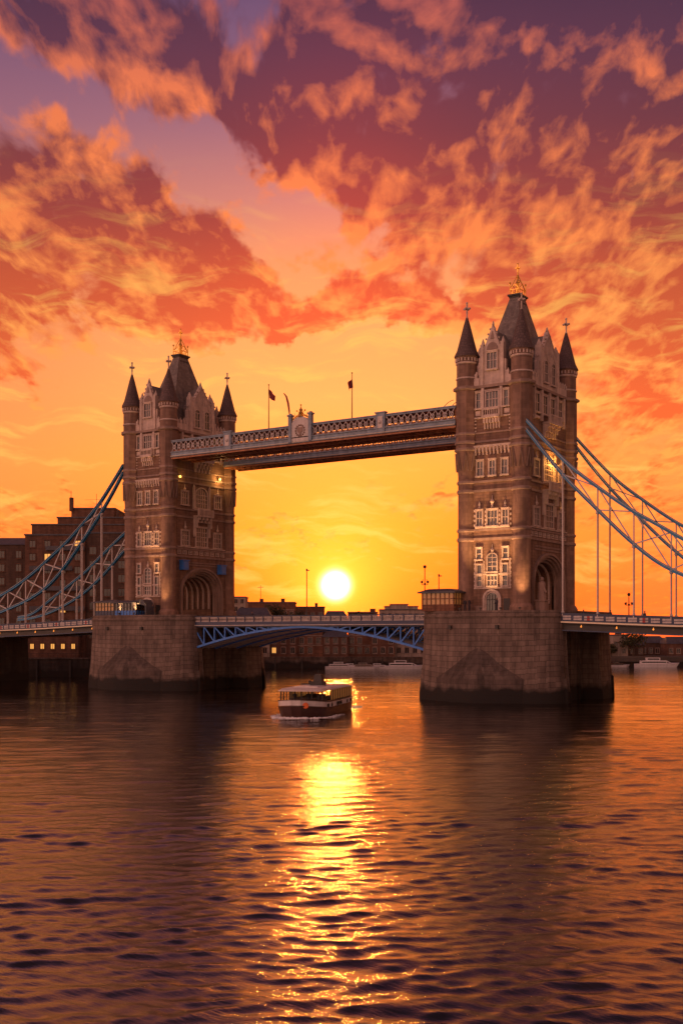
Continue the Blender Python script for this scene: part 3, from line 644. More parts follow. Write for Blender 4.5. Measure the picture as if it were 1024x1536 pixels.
    window(root, T, 0, 25.4, 2.9, 3.2, 5, 4); window(root, T, -4.4, 25.4, 1.9, 2.4, 4, 3); window(root, T, 4.4, 25.4, 1.9, 2.4, 4, 3)
    m = MB(T); m.box(-6.5, 6.5, 0, .22, 24.9, 25.1)
    for k in range(9):
        u = -5.9+k*1.48; m.box(u-.55, u+.55, 0, .1, 23.7, 23.85); m.box(u-.55, u+.55, 0, .1, 24.3, 24.42); m.box(u-.5, u-.38, 0, .1, 23.8, 24.4); m.box(u+.38, u+.5, 0, .1, 23.8, 24.4); m.ball((u, .06, 24.08), .17)
    for s_ in (-1, 1): m.lathe(s_*4.4, .12, [(.2, 28.2), (.28, 28.5), (.1, 28.8), (.04, 29.6)], 6)
    for s_ in (-1, 1): m.lathe(s_*4.5, .12, [(.2, 35.0), (.28, 35.2), (.1, 35.5), (.04, 36.1)], 6)
    m.build('carved_band', 'portland', root, OFF)
    m = MB(T); rr = random.Random(3)
    for i in range(26):
        for j in range(2): u = -4.6+i*.37; m.box(u-.12, u+.12, 0, .07+.05*rr.random(), 21.75+j*.42, 22.02+j*.42)
    m.build('diaper_panel', 'band', root, OFF)
    # plinth
    m = MB(); 
    for sy in (-1, 1): m.box(-3.0, -1.5, sy*8.4-.15, sy*8.4+.15, BZ, 13.7); m.box(1.5 if sy > 0 else 2.8, 3.0, sy*8.4-.15, sy*8.4+.15, BZ, 13.7)
    m.build('plinth', 'band', root, OFF)
    return root
TR = make_tower()
TL = copy_tree(TR); TL.location = (-67, 0, BZ); TL['label'] = 'smaller looking gothic stone bridge tower further off, at left, with blue boxes over its arch'

# ------------------------------------------------------------------ piers
def outline(hx, hy, nose, n=14, p=.8):
    pts = []
    for i in range(n+1):
        a = math.pi + math.pi*i/n; c, s_ = math.cos(a), math.sin(a); pts.append((hx*math.copysign(abs(c)**p, c), -hy + nose*-(abs(s_)**1.0)))
    pts += [(-x, -y) for x, y in pts]
    return pts
def make_pier():
    root = thing('stone_pier', 'right hand granite bridge pier with dark pointed starling at the waterline', 'bridge pier', (0, 0, 0), 0, 'granite piers of the bridge')
    m = MB(); ys = 8.6
    nose = [p for p in outline(10.9, ys, 4.4, 16)][:17]     # front rounded end
    def section(k, z):
        f = [(x*k, y*(1 + (k-1)*.6), z) for x, y in nose]
        b = [(-x, -y, z_) for x, y, z_ in f]
        return f + b
    zs = [(-2, 1.06), (1.0, 1.055), (5.0, 1.02), (9.5, 1.0), (12.1, 1.0)]
    secs = [section(k, z) for z, k in zs]; n = len(secs[0]); ri = 16   # edge ri -> ri+1 is the right wall, n-1 -> 0 the left wall
    vs = [p for s_ in secs for p in s_]; fs = []
    for j in range(len(secs)-1):
        for i in range(n):
            if i in (ri, n-1): continue
            fs.append((j*n+i, j*n+(i+1) % n, (j+1)*n+(i+1) % n, (j+1)*n+i))
    m.add(vs, fs, True)
    # long walls with the recess under the roadway
    for sx in (-1, 1):
        a, b = 10.9*sx, 8.6*sx
        for y0, y1 in ((-8.6, -7.7), (4.2, 8.6)):
            for (z0, k0), (z1, k1) in zip(zs[:-1], zs[1:]): m.add([(a*k0, y0, z0), (a*k0, y1, z0), (a*k1, y1, z1), (a*k1, y0, z1)], [(0,1,2,3)])
        m.add([(b, -7.7, -2), (b, 4.2, -2), (b, 4.2, 12.1), (b, -7.7, 12.1)], [(0,1,2,3)])
        for y in (-7.7, 4.2): m.add([(a*1.1, y, -2), (b, y, -2), (b, y, 12.1), (a, y, 12.1), (a*1.03, y, 5)], [(0,1,2,3,4)])
        m.add([(a, -7.7, 10.6), (b, -7.7, 10.6), (b, 4.2, 10.6), (a, 4.2, 10.6), (a, -7.7, 12.1), (a, 4.2, 12.1)], [(0,1,2,3), (0,3,5,4)])
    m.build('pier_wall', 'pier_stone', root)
    # coping and parapet
    c = MB(); o = [(x*1.012, y*1.012) for x, y in nose]; o += [(-x, -y) for x, y in o]
    c.prism(o, 12.05, 12.3); o2 = [(x*.995, y*.995) for x, y in nose]; o2 += [(-x, -y) for x, y in o2]; c.prism(o2, 12.3, 12.9)
    c.build('parapet', 'pier_stone', root)
    # deep vertical chase rib in the recess
    for sx in (-1, 1):
        for y in (-4.2, -.8, 2.4):
            q = MB(); q.box(*sorted((sx*8.55, sx*8.95)), y-.3, y+.3, -1, 10.6); q.build('recess_rib', 'pier_stone', root)
    # starlings: pointed cutwaters with sloping tops
    for s_ in (-1, 1):
        st = MB(); base = []; k = 14
        for i in range(k+1):
            t = -1 + 2*i/k; x = t*11.6; y = -(8.9 + (1-abs(t)**1.55)*11.0*.60 + (.0)); base.append((x, y))
        vs = []; rows_ = [(-2, 1.02), (3.3, 1.0)]
        for z, kk in rows_: vs += [(x*kk, -8 + (y+8)*kk, z) for x, y in base]
        fs = [(i, i+1, k+1+i+1, k+1+i) for i in range(k)]
        # sloping cap rising to a point against the pier face
        n0 = len(vs); apex = (0, -12.2, 9.4)
        for f in (.35, .7):
            for x, y in base: vs.append((x*(1-f)**.85, (y + (apex[1]-y)*f), 3.3 + (apex[2]-3.3)*(f**1.15)))
        vs.append(apex)
        for r_ in range(2):
            a0 = (k+1) + r_*(k+1) if r_ == 0 else n0; b0 = n0 + r_*(k+1)
            a0 = k+1 if r_ == 0 else n0; b0 = n0 if r_ == 0 else n0 + k+1
            for i in range(k): fs.append((a0+i, a0+i+1, b0+i+1, b0+i))
        for i in range(k): fs.append((n0+k+1+i, n0+k+1+i+1, len(vs)-1))
        if s_ > 0: vs = [(-x, -y, z) for x, y, z in vs]
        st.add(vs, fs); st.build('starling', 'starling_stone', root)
    for x, y in ((-4.5, -12.65), (3.0, -12.9)):
        sl_ = MB(); sl_.box(x-.22, x+.22, y-.4, y+.4, 10.3, 10.85); sl_.build('drain_slot', 'dark_metal', root)
    return root
PR = make_pier(); PL = copy_tree(PR); PL.location = (-67.6, 0, 0); PL.scale = (1.11, 1, 1); PL['label'] = 'left hand granite bridge pier with dark pointed starling, beside the bank buildings'

# ------------------------------------------------------------------ high level walkways
def make_walkway(y0, y1, label, crest):
    X0, X1 = -61.2, -5.8; ZB = 40.0
    root = thing('high_walkway', label, 'walkway', ((X0+X1)/2, (y0+y1)/2, ZB), 0, 'high level walkways between the towers'); off = tuple(root.location)
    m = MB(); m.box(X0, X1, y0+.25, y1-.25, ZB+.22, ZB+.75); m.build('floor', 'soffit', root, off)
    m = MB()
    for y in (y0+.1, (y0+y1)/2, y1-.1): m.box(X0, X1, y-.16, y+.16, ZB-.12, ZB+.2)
    x = X0+.6
    while x < X1: m.box(x-.09, x+.09, y0+.3, y1-.3, ZB-.02, ZB+.2); x += 1.35
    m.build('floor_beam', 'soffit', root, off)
    for s_, y in ((-1, y0), (1, y1)):
        m = MB(); a = y - (.18 if s_ < 0 else 0); b = y + (0 if s_ < 0 else .18)
        m.box(X0, X1, a-(.12 if s_ < 0 else -.0), b+(.12 if s_ > 0 else 0), ZB+.18, ZB+.34); m.box(X0, X1, a, b, ZB+.34, ZB+.95)
        m.box(X0, X1, a-(.16 if s_ < 0 else 0), b+(.16 if s_ > 0 else 0), ZB+.95, ZB+1.1)
        m.build('fascia', 'bluegrey_paint', root, off)
        m = MB(); m.box(X0, X1, a-(.17 if s_ < 0 else -.01), b+(.17 if s_ > 0 else 0), ZB+.30, ZB+.36); m.build('edge_moulding', 'cream_line', root, off)
        m = MB(); m.box(X0, X1, y-.1, y+.1, ZB+2.72, ZB+2.95); m.box(X0, X1, y-.2, y+.2, ZB+2.95, ZB+3.1); m.build('top_rail', 'bluegrey_paint', root, off)
        # lattice
        m = MB(); st = 1.06; x = X0 + .1; z0, z1 = ZB+1.12, ZB+2.7
        while x < X1-.9:
            m.bar((x, y, z0), (x+st, y, z1), .09, .15, (0,1,0)); m.bar((x+st, y, z0), (x, y, z1), .09, .15, (0,1,0))
            zc = (z0+z1)/2; rad = .34
            for k in range(8):
                p = [(x+st/2+rad*math.cos(t), y, zc+rad*math.sin(t)) for t in (k*math.pi/4, (k+1)*math.pi/4)]; m.bar(p[0], p[1], .08, .10, (0,1,0))
            x += st
        m.build('lattice', 'pale_paint' if s_ < 0 else 'bluegrey_paint', root, off)
    # glazing bars, inner posts and ceiling
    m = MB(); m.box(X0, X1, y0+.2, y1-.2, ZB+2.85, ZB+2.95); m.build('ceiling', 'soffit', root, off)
    m = MB()
    for s_ in (0, 1):
        y = (y0+.45) if s_ == 0 else (y1-.45); x = X0+.5
        while x < X1: m.box(x-.06, x+.06, y-.06, y+.06, ZB+.75, ZB+2.85); x += 2.1
        m.box(X0, X1, y-.05, y+.05, ZB+.75, ZB+1.5)
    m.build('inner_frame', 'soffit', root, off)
    if crest:
        for xc in (-48.6, -18.6):
            m = MB(); m.box(xc-.8, xc+.8, y0-.32, y0+.3, ZB+.4, ZB+3.3); m.box(xc-.95, xc+.95, y0-.42, y0+.35, ZB+3.3, ZB+3.48)
            p = m.build('pilaster', 'bluegrey_paint', root, off); m = MB(); m.extr([(xc-.45, ZB+1.0), (xc+.45, ZB+1.0), (xc+.45, ZB+2.8), (xc-.45, ZB+2.8)], y0-.40, y0-.30); m.ball((xc, y0-.38, ZB+1.9), .28)
            m.build('carved_shield', 'pale_paint', p, off)
        xc = -33.6; m = MB(); m.box(xc-1.7, xc+1.7, y0-.34, y0+.2, ZB+.4, ZB+3.4); m.extr([(xc-1.7, ZB+3.4), (xc+1.7, ZB+3.4), (xc+1.2, ZB+4.0), (xc, ZB+4.5), (xc-1.2, ZB+4.0)], y0-.3, y0+.15)
        p = m.build('centre_panel', 'pale_paint', root, off)
        m = MB()
        for k in range(14):
            a = 2*math.pi*k/14; m.ball((xc+.85*math.cos(a), y0-.36, ZB+2.1+.85*math.sin(a)), .16)
        m.extr([(xc-.5, ZB+2.6), (xc-.5, ZB+2.0), (xc, ZB+1.35), (xc+.5, ZB+2.0), (xc+.5, ZB+2.6)], y0-.46, y0-.3)
        m.build('coat_of_arms', 'band', p, off)
        for s_ in (-1, 1):
            m = MB(); m.box(xc+s_*1.98-.28, xc+s_*1.98+.28, y0-.5, y0+.15, ZB+.3, ZB+4.5); m.box(xc+s_*1.98-.42, xc+s_*1.98+.42, y0-.62, y0+.25, ZB+4.5, ZB+4.75); m.box(xc+s_*1.98-.2, xc+s_*1.98+.2, y0-.4, y0+.0, ZB+4.75, ZB+4.95)
            m.build('column', 'bluegrey_paint', root, off)
        m = MB(); yy = y0-.1
        m.lathe(xc, yy, [(.5, ZB+4.3), (.3, ZB+4.7), (.42, ZB+4.9), (.2, ZB+5.2), (.3, ZB+5.4), (.08, ZB+5.8), (.05, ZB+6.3)], 8); m.ball((xc, yy, ZB+6.2), .14)
        for s_ in (-1, 1):
            for k in range(4): m.ball((xc+s_*(.45+.34*k), yy, ZB+4.62-.16*k), .17)
            m.bar((xc+s_*.2, yy, ZB+5.0), (xc+s_*.75, yy, ZB+5.25), .1); m.ball((xc+s_*.78, yy, ZB+5.3), .14); m.bar((xc+s_*1.0, yy, ZB+4.2), (xc+s_*1.3, yy, ZB+5.0), .08)
        m.build('crest_finial', 'gold', root, off)
    return root
make_walkway(-8.8, -3.4, 'nearer high walkway with lattice parapet and carved crest at its centre', True)
make_walkway(5.4, 9.6, 'farther high walkway, seen below and behind the nearer one', False)
def flagpole(x, y, z0, z1, label, flag, tilt=0):
    r = thing('flagpole', label, 'flagpole', (x, y, z0), 0, 'flagpoles on the high walkway'); m = MB(); m.rod((x, y, z0), (x, y, z1), .09, .05); m.ball((x, y, z1), .12); m.build('pole', 'dark_metal', r, (x, y, z0))
    m = MB(); N_ = 6; vs = []; fs = []
    for i in range(N_+1):
        t = i/N_
        for j, th_ in ((0, -.03), (1, .03)):
            vs += [(x + flag[0]*t, y + .25*math.sin(t*6) + th_, z1 - .7 - flag[1]*t), (x + flag[0]*t*.8 + .05, y + .3*math.sin(t*6+.7) + th_, z1 - 2.2 - flag[2]*t)]
    for i in range(N_):
        a = i*4; fs += [(a, a+1, a+5, a+4), (a+2, a+6, a+7, a+3), (a, a+4, a+6, a+2), (a+1, a+3, a+7, a+5)]
    m.add(vs, fs); m.build('flag', 'cloth_red', r, (x, y, z0)); return r
flagpole(-41.5, -7, 43.0, 50.7, 'flagpole with small dark flag, left of the carved crest', (1.4, 1.3, .6))
flagpole(-25.1, -7, 43.0, 50.6, 'flagpole with drooping dark flag, right of the carved crest', (-.75, .9, .5))
def pennant():
    m = MB(); pts = [(-38.4, 48.9), (-37.9, 48.3), (-37.55, 47.2), (-37.3, 45.8), (-37.25, 44.9)]
    wd = [.04, .12, .16, .12, .03]; vs = []; fs = []
    for (x, z), w in zip(pts, wd): vs += [(x-w, -7.05, z), (x+w, -7.05, z+.1), (x+w, -6.95, z+.1), (x-w, -6.95, z)]
    for i in range(len(pts)-1):
        for k in range(4): fs.append((i*4+k, i*4+(k+1) % 4, i*4+4+(k+1) % 4, i*4+4+k))
    m.add(vs, fs); m.bar((-37.3, -7, 43.05), (-37.3, -7, 45.2), .03)
    tag(m.build('pennant', 'cloth_red', None, (-37.3, -7, 43.0)), 'thin dark drooping pennant between the left flagpole and the crest', 'pennant')
pennant()
def roof_tubes():
    m = MB(); x0 = -7.6
    for k in range(6):
        a = k/6; b = (k+1)/6
        m.bar((x0+2.0*a-1.2, -7.5, 43.1+1.1*math.sin(a*math.pi*.5)), (x0+2.0*b-1.2, -7.5, 43.1+1.1*math.sin(b*math.pi*.5)), .07); m.bar((x0+1.6*a-.3, -6.8, 43.1+1.0*math.sin(a*math.pi*.5)), (x0+1.6*b-.3, -6.8, 43.1+1.0*math.sin(b*math.pi*.5)), .07)
    tag(m.build('curved_handrail', 'dark_metal', None, (x0, -7.5, 43.0)), 'thin curved handrails where the walkway roof meets the right tower', 'handrail')
roof_tubes()

# ------------------------------------------------------------------ suspension chains
TOP = [(5.6, 39.7), (8, 37.0), (11.6, 33.2), (16.4, 29.3), (21, 26.0), (24.2, 24.1), (28, 21.8), (33, 19.2), (38.8, 16.9), (46, 14.8), (54, 13.3)]
BOT = [(5.6, 38.4), (8.6, 34.5), (11.6, 31.0), (16.4, 26.1), (20.2, 22.4), (24, 19.3), (29.3, 16.6), (34.5, 14.9), (38.8, 13.8), (46, 13.0), (54, 12.8)]
TOPF = [(5.6, 39.7), (14, 34.6), (22.8, 29.6), (28.6, 25.8), (33.3, 22.6), (39.2, 19.3), (44, 16.8), (50, 13.8), (54, 13.2)]
BOTF = [(5.6, 38.4), (14, 31.6), (22.8, 26.2), (28.6, 21.6), (33.3, 18.5), (39.2, 15.8), (44, 14.2), (50, 13.0), (54, 12.7)]
def smoothc(prof, n=60):
    xs = np.array([p[0] for p in prof]); ys = np.array([p[1] for p in prof]); d = np.gradient(ys, xs); out = []
    for x in np.linspace(xs[0], xs[-1], n):
        i = min(np.searchsorted(xs, x, 'right')-1, len(xs)-2); h = xs[i+1]-xs[i]; t = (x-xs[i])/h
        out.append((x, (2*t**3-3*t**2+1)*ys[i] + (t**3-2*t**2+t)*h*d[i] + (-2*t**3+3*t**2)*ys[i+1] + (t**3-t**2)*h*d[i+1]))
    return out
def deck_z(d): return float(np.interp(d, [10.9, 28, 60], [12.45, 11.75, 10.9]))
def make_chain(cx, s_, y, label, top, bot):
    root = thing('suspension_chain', label, 'suspension chain', (cx + s_*5.6, y, 39), 0, 'suspension chains of the side spans'); off = tuple(root.location)
    t = smoothc(top); b = smoothc(bot)
    for nm, c in (('top_chord', t), ('bottom_chord', b)):
        m = MB()
        for p, q in zip(c[:-1], c[1:]):
            P_, Q_ = (cx + s_*p[0], y, p[1]), (cx + s_*q[0], y, q[1]); m.bar(P_, Q_, .34, .34, (0, 1, 0))
            for e in (-.2, .2): m.bar((P_[0], y, P_[2]+e), (Q_[0], y, Q_[2]+e), .10, .62, (0, 1, 0))
        m.build(nm, 'teal_paint', root, off)
    m = MB()
    for p, q in zip(t[:-1], t[1:]): m.bar((cx+s_*p[0], y-.33, p[1]+.16), (cx+s_*q[0], y-.33, q[1]+.16), .035)
    for p, q in zip(b[:-1], b[1:]): m.bar((cx+s_*p[0], y-.33, p[1]+.16), (cx+s_*q[0], y-.33, q[1]+.16), .035)
    m.build('edge_line', 'cream_line', root, off)
    nodes = [11.0 + 5.05*k for k in range(8)]
    for d in nodes:
        m = MB(); zt, zb = interp(t, d), interp(b, d); x = cx + s_*d
        if zt-zb > .8: m.bar((x, y, zb), (x, y, zt), .16)
        m.bar((x, y-.14, deck_z(d)-.4), (x, y-.14, zb), .13); m.bar((x, y+.14, deck_z(d)-.4), (x, y+.14, zb), .13); m.ball((x, y, zb-.35), .30); m.ball((x, y, deck_z(d)+.2), .22)
        m.build('hanger', 'pale_paint', root, off)
    ds = [5.8] + nodes
    for a, c in zip(ds[:-1], ds[1:]):
        if a < 6: continue
        m = MB(); m.bar((cx+s_*a, y, interp(b, a)), (cx+s_*c, y, interp(t, c)), .17); m.bar((cx+s_*a, y, interp(t, a)), (cx+s_*c, y, interp(b, c)), .17); m.build('brace', 'pale_paint', root, off)
    return root
make_chain(0, 1, -8.9, 'near blue suspension chain running down from the right tower', TOP, BOT)
make_chain(0, 1, 8.9, 'far blue suspension chain behind the right tower against the orange sky', TOP, BOT)
make_chain(-67, -1, -8.9, 'near blue suspension chain running down left from the left tower', TOP, BOT)
make_chain(-67, -1, 8.9, 'far blue suspension chain in front of the dark wharf buildings', TOPF, BOTF)

# ------------------------------------------------------------------ side spans and bascules
def make_span(cx, s_, label):
    d0, d1 = 10.6, 58.0; root = thing('side_span', label, 'bridge span', (cx + s_*d0, 0, 11), 0, 'suspended side spans'); off = tuple(root.location)
    ns = 12; ds = np.linspace(d0, d1, ns+1)
    def strip(name, mt, y0, y1, za, zb):
        m = MB()
        for a, b in zip(ds[:-1], ds[1:]):
            xa, xb = cx+s_*a, cx+s_*b; A, B = deck_z(a), deck_z(b)
            m.add([(xa,y0,A+za),(xb,y0,B+za),(xb,y1,B+za),(xa,y1,A+za),(xa,y0,A+zb),(xb,y0,B+zb),(xb,y1,B+zb),(xa,y1,A+zb)], [(0,3,2,1),(4,5,6,7),(0,1,5,4),(1,2,6,5),(2,3,7,6),(3,0,4,7)])
        return m.build(name, mt, root, off)
    strip('roadway', 'asphalt', -8.9, 8.9, -1.5, -1.2)
    strip('girder', 'dark_metal', -8.6, -8.2, -2.25, -1.35); strip('girder', 'dark_metal', 8.2, 8.6, -2.25, -1.35); strip('soffit', 'dark_metal', -8.1, 8.1, -2.0, -1.52)
    strip('girder_flange', 'navy_paint', -8.85, -8.1, -2.42, -2.25)
    for y in (-9.0, 9.0):
        q = -1 if y < 0 else 1
        strip('parapet', 'navy_paint', y-.08, y+.08, -1.05, -.02); strip('handrail', 'navy_paint', y-.16, y+.16, -.02, .08)
        strip('edge_stripe', 'cream_line', y-.2, y+.2, -1.28, -1.08)
        m = MB(); m2 = MB(); d = d0+.5; k = 0; rr = random.Random(5)
        yo = y+q*.09
        while d < d1-1.2:
            for i in range(6):   # pierced quatrefoils, 6 to a panel
                for j in range(2):
                    x = cx+s_*(d+.09+i*.2); z = deck_z(d)-.78+j*.34; e = .075+.02*rr.random()
                    (m2 if k % 5 == 2 and i in (2, 3) else m).box(x-e, x+e, min(yo, yo+q*.05), max(yo, yo+q*.05), z-.02-e, z+e+.06)
            d += 1.55; k += 1
        m.build('parapet_tracery', 'pale_paint', root, off); m2.build('parapet_shield', 'red_paint', root, off)
    for k in range(9):
        x = cx+s_*(13.6+k*5.05); z = deck_z(13.6+k*5.05)-1.75; m = MB(); m.ball((x, -8.75, z), .12); m.bar((x, -8.7, z+.1), (x, -8.7, z+.5), .06)
        m.build('marker_lamp', 'marker_glow', root, off)
    return root
make_span(0, 1, 'navy suspended roadway span with patterned parapet, right of the right pier')
make_span(-67, -1, 'navy suspended roadway span with patterned parapet, left of the left pier')
def make_bascule():
    X0, X1 = -56.3, -10.7; XM = (X0+X1)/2; root = thing('bascule_span', 'blue arched opening road span between the two piers, low over the river', 'bridge span', (XM, 0, 11)); off = tuple(root.location)
    def zb(x): t = abs(x-XM)/((X1-X0)/2); return 10.75 - 3.6*t**1.7
    m = MB(); m.box(X0, X1, -8.9, 8.9, 11.2, 11.5); m.build('roadway', 'asphalt', root, off)
    for y in (-9.0, 9.0):
        q = -1 if y < 0 else 1
        m = MB(); m.box(X0, X1, y-.1, y+.1, 11.1, 11.65); m.box(X0, X1, y-.14, y+.14, 12.5, 12.62); x = X0
        while x < X1: m.box(x-.08, x+.08, y-.1, y+.1, 11.65, 12.5); x += 1.9
        m.build('parapet', 'navy_paint', root, off)
        m = MB(); x = X0+.1; rr = random.Random(9)
        while x < X1-1.7:
            m.box(x, x+1.66, y-.03, y+.03, 11.66, 11.74); m.box(x, x+1.66, y-.03, y+.03, 12.34, 12.42)
            for i in range(6): u = x+.14+i*.28; m.bar((u, y, 11.7), (u+.16, y, 12.36), .05, .10, (0,1,0)); m.bar((u+.16, y, 11.7), (u, y, 12.36), .05, .10, (0,1,0))
            x += 1.9
        m.build('parapet_tracery', 'pale_paint', root, off)
        m = MB(); m.box(X0, X1, y-.25, y+.25, 11.0, 11.1); m.build('edge_stripe', 'pale_paint', root, off)
    for y in (-8.6, -3, 3, 8.6):
        m = MB(); n = 40; xs = np.linspace(X0, X1, n+1)
        for a, b in zip(xs[:-1], xs[1:]): m.bar((a, y, zb(a)), (b, y, zb(b)), .5, .34, (0,0,1))
        m.build('arch_chord', 'sky_paint', root, off)
        m = MB(); m.box(X0, X1, y-.2, y+.2, 10.75, 11.0); m.build('top_chord', 'navy_paint', root, off)
        for k0, k1 in ((0, 10), (10, 20)):
            m = MB()
            for k in range(k0, k1):
                x = X0 + (X1-X0)*k/20 + (0 if k else .15); a = X0 + (X1-X0)*k/20; b = X0 + (X1-X0)*(k+1)/20
                if 11-zb(x) > .7: m.bar((x, y, zb(x)), (x, y, 10.9), .2)
                if 11-zb((a+b)/2) > .55:
                    if a < XM-.1: m.bar((a, y, 10.85), (b, y, zb(b)), .2)
                    else: m.bar((a, y, zb(a)), (b, y, 10.85), .2)
            m.build('truss_web', 'sky_paint', root, off)
    m = MB(); n = 30; xs = np.linspace(X0, X1, n+1)
    for a, b in zip(xs[:-1], xs[1:]):
        za, zb_ = zb(a)+.05, zb(b)+.05; m.add([(a, -8.3, za), (b, -8.3, zb_), (b, 8.3, zb_), (a, 8.3, za), (a, -8.3, za+.1), (b, -8.3, zb_+.1), (b, 8.3, zb_+.1), (a, 8.3, za+.1)], [(0,3,2,1),(4,5,6,7),(0,1,5,4),(2,3,7,6)])
    for y in (-6.5, -4.8, -1.2, .8, 4.6, 6.4):
        for a, b in zip(xs[:-1], xs[1:]): m.bar((a, y, zb(a)), (b, y, zb(b)), .2, .14)
    m.build('soffit', 'pale_paint', root, off)
make_bascule()

# abutments at the shore ends
for cx, s_, lab in ((0, 1, 'stone abutment carrying the far end of the right side span'), (-67, -1, 'dark stone abutment under the left end of the side span')):
    m = MB(); a, b = sorted((cx+s_*(50 if s_ < 0 else 57), cx+s_*(62 if s_ < 0 else 68))); m.prism([(a, -8.4), (b, -8.4), (b, 8.4), (a, 8.4)], -2, deck_z(45)-2.6, .97)
    m.box(a-.3, b+.3, -8.6, 8.6, deck_z(45)-2.59, deck_z(45)-2.45); tag(m.build('abutment', 'dark_wall', None, ((a+b)/2, 0, 0)), lab, 'abutment')

# ------------------------------------------------------------------ fittings on the piers and towers
def cabin(loc, sx, sy, h, label, body, glass, curved=False):
    r = thing('control_cabin', label, 'cabin', loc, 0, 'glazed cabins on the piers'); x, y, z = loc
    m = MB(); m.box(-sx, sx, -sy, sy, 0, h*.34); m.build('wall', body, r)
    m = MB(); m.box(-sx+.08, sx-.08, -sy+.08, sy-.08, h*.34, h*.9); m.build('glazing', glass, r)
    m = MB()
    for k in range(8):
        u = -sx + 2*sx*k/7; m.box(u-.05, u+.05, -sy-.04, -sy+.1, 0, h*.92); m.box(u-.05, u+.05, sy-.1, sy+.04, 0, h*.92)
    for k in range(5):
        u = -sy + 2*sy*k/4; m.box(-sx-.04, -sx+.1, u-.05, u+.05, 0, h*.92); m.box(sx-.1, sx+.04, u-.05, u+.05, 0, h*.92)
    m.box(-sx-.05, sx+.05, -sy-.05, -sy+.1, h*.6, h*.64); m.box(sx-.1, sx+.05, -sy-.05, sy, h*.6, h*.64); m.build('frame', 'brick_red' if body == 'brick_red' else 'dark_metal', r)
    m = MB(); m.prism([(-sx-.5, -sy-.5), (sx+.5, -sy-.5), (sx+.5, sy+.5), (-sx-.5, sy+.5)], h*.9, h*.98); m.prism([(-sx-.35, -sy-.35), (sx+.35, -sy-.35), (sx+.35, sy+.35), (-sx-.35, sy+.35)], h*.98, h*1.12, .15 if curved else .6)
    m.build('roof', 'roof_lead', r); return r
cabin((-7.0, -10.4, 12.9), 2.6, 1.6, 2.9, 'glazed control cabin on the right pier, left of the tower', 'brick_red', 'warm_glass')
cabin((-74.3, -9.8, 12.9), 2.7, 1.7, 2.5, 'glazed control cabin with flat pale roof on the left pier', 'navy_paint', 'warm_glass', True)
cabin((-68.9, -10.9, 12.9), 2.6, 1.3, 2.3, 'low dark blue cabin on the left pier, between the pale roofed cabin and the tower', 'sky_paint', 'glass')
def barrel():
    m = MB(); x0 = -65.6; pts = [(x0-1.4, 15.1)] + [(x0-1.4+2.8*(1-math.cos(t))/2*1.0, 15.1+.5*math.sin(t)) for t in (0.5, 1.0, 1.57, 2.1)] + [(x0+1.3, 14.6), (x0+1.4, 12.95), (x0+1.25, 12.95), (x0+1.1, 14.5), (x0-1.4, 14.95)]
    m.extr(pts, -12.0, -9.9); tag(m.build('curved_canopy', 'roof_lead', None, (x0, -11, 12.9)), 'dark curved canopy beside the low blue cabin on the left pier', 'canopy')
barrel()
def lamp_mast(x, y, z0, h, label, orn=True):
    r = thing('lamp_mast', label, 'lamp mast', (x, y, z0), 0, 'masts and lamp standards on the bridge'); m = MB(); m.lathe(0, 0, [(.22, 0), (.2, .4), (.09, .6), (.07, h)], 8)
    if orn:
        m.ball((0, 0, h*.62), .17); m.bar((-.5, 0, h*.6), (.5, 0, h*.6), .08)
        for s_ in (-1, 1): m.bar((s_*.5, 0, h*.6), (s_*.3, 0, h*.72), .07)
    m.build('post', 'dark_metal', r); m = MB()
    if orn: m.ball((0, 0, h), .26); m.ball((-.5, 0, h*.66), .2); m.ball((.5, 0, h*.66), .2)
    else: m.ball((0, 0, h), .14); m.box(-.1, .45, -.08, .08, h-.25, h-.1)
    m.build('lantern', 'dark_metal', r); return r
lamp_mast(-10.0, -10.5, 12.9, 6.6, 'ornate lamp standard beside the glazed cabin on the right pier')
lamp_mast(-8.2, -9.5, 12.9, 5.4, 'thin plain mast behind the glazed cabin on the right pier', False)
lamp_mast(-32.6, -8.7, 12.6, 7.3, 'tall thin mast standing at the middle of the bascule span', False)
lamp_mast(14.1, 8.5, 11.5, 4.0, 'small dark lamp standard on the far parapet of the right span')
def signal_box(u, z, lab):
    T = lambda a, n, b: (-67 + 4.9 + n, a, b); m = MB(T); m.box(u-.75, u+.75, .0, .9, z-.8, z+.8); m.box(u-.9, u+.9, .0, 1.05, z+.8, z+.95); m.box(u-.55, u+.55, .9, .98, z-.6, z+.6)
    tag(m.build('signal_box', 'sky_paint', None, (-67+4.9, u, z-.8)), lab, 'signal box', 'blue boxes over the left arch')
signal_box(-5.1, 21.7, 'blue box fixed left of the left tower arch'); signal_box(5.2, 21.3, 'blue box fixed right of the left tower arch')
def glow_lamp(x, y, z, lab, e, col=(1, .5, .14), r=.22):
    o = thing('wall_lamp', lab, 'wall lamp', (x, y, z)); m = MB(); m.ball((0, 0, 0), r, 10); m.build('globe', 'lit_pane', o)
    m = MB(); m.box(-.5, 0, -.06, .06, .22, .32); m.box(-.07, .07, -.07, .07, r-.02, .3); m.build('bracket', 'dark_metal', o)
    l = bpy.data.lights.new('lamp_light', 'POINT'); l.energy = e; l.color = col; l.shadow_soft_size = .2; lo = bpy.data.objects.new('lamp_light', l); COL.objects.link(lo); lo.parent = o; lo.location = (.55, 0, -.1)
    return o
glow_lamp(-67+5.4, 4.6, 37.9, 'bright lamp under the walkway on the left tower, toward its right turret', 320)
glow_lamp(-67+5.4, -6.2, 37.2, 'lamp under the walkway on the left tower, beside its near turret', 45)
glow_lamp(5.5, .6, 35.0, 'golden lamp lighting the large arched window of the right tower', 600, (1, .42, .08), r=.12)
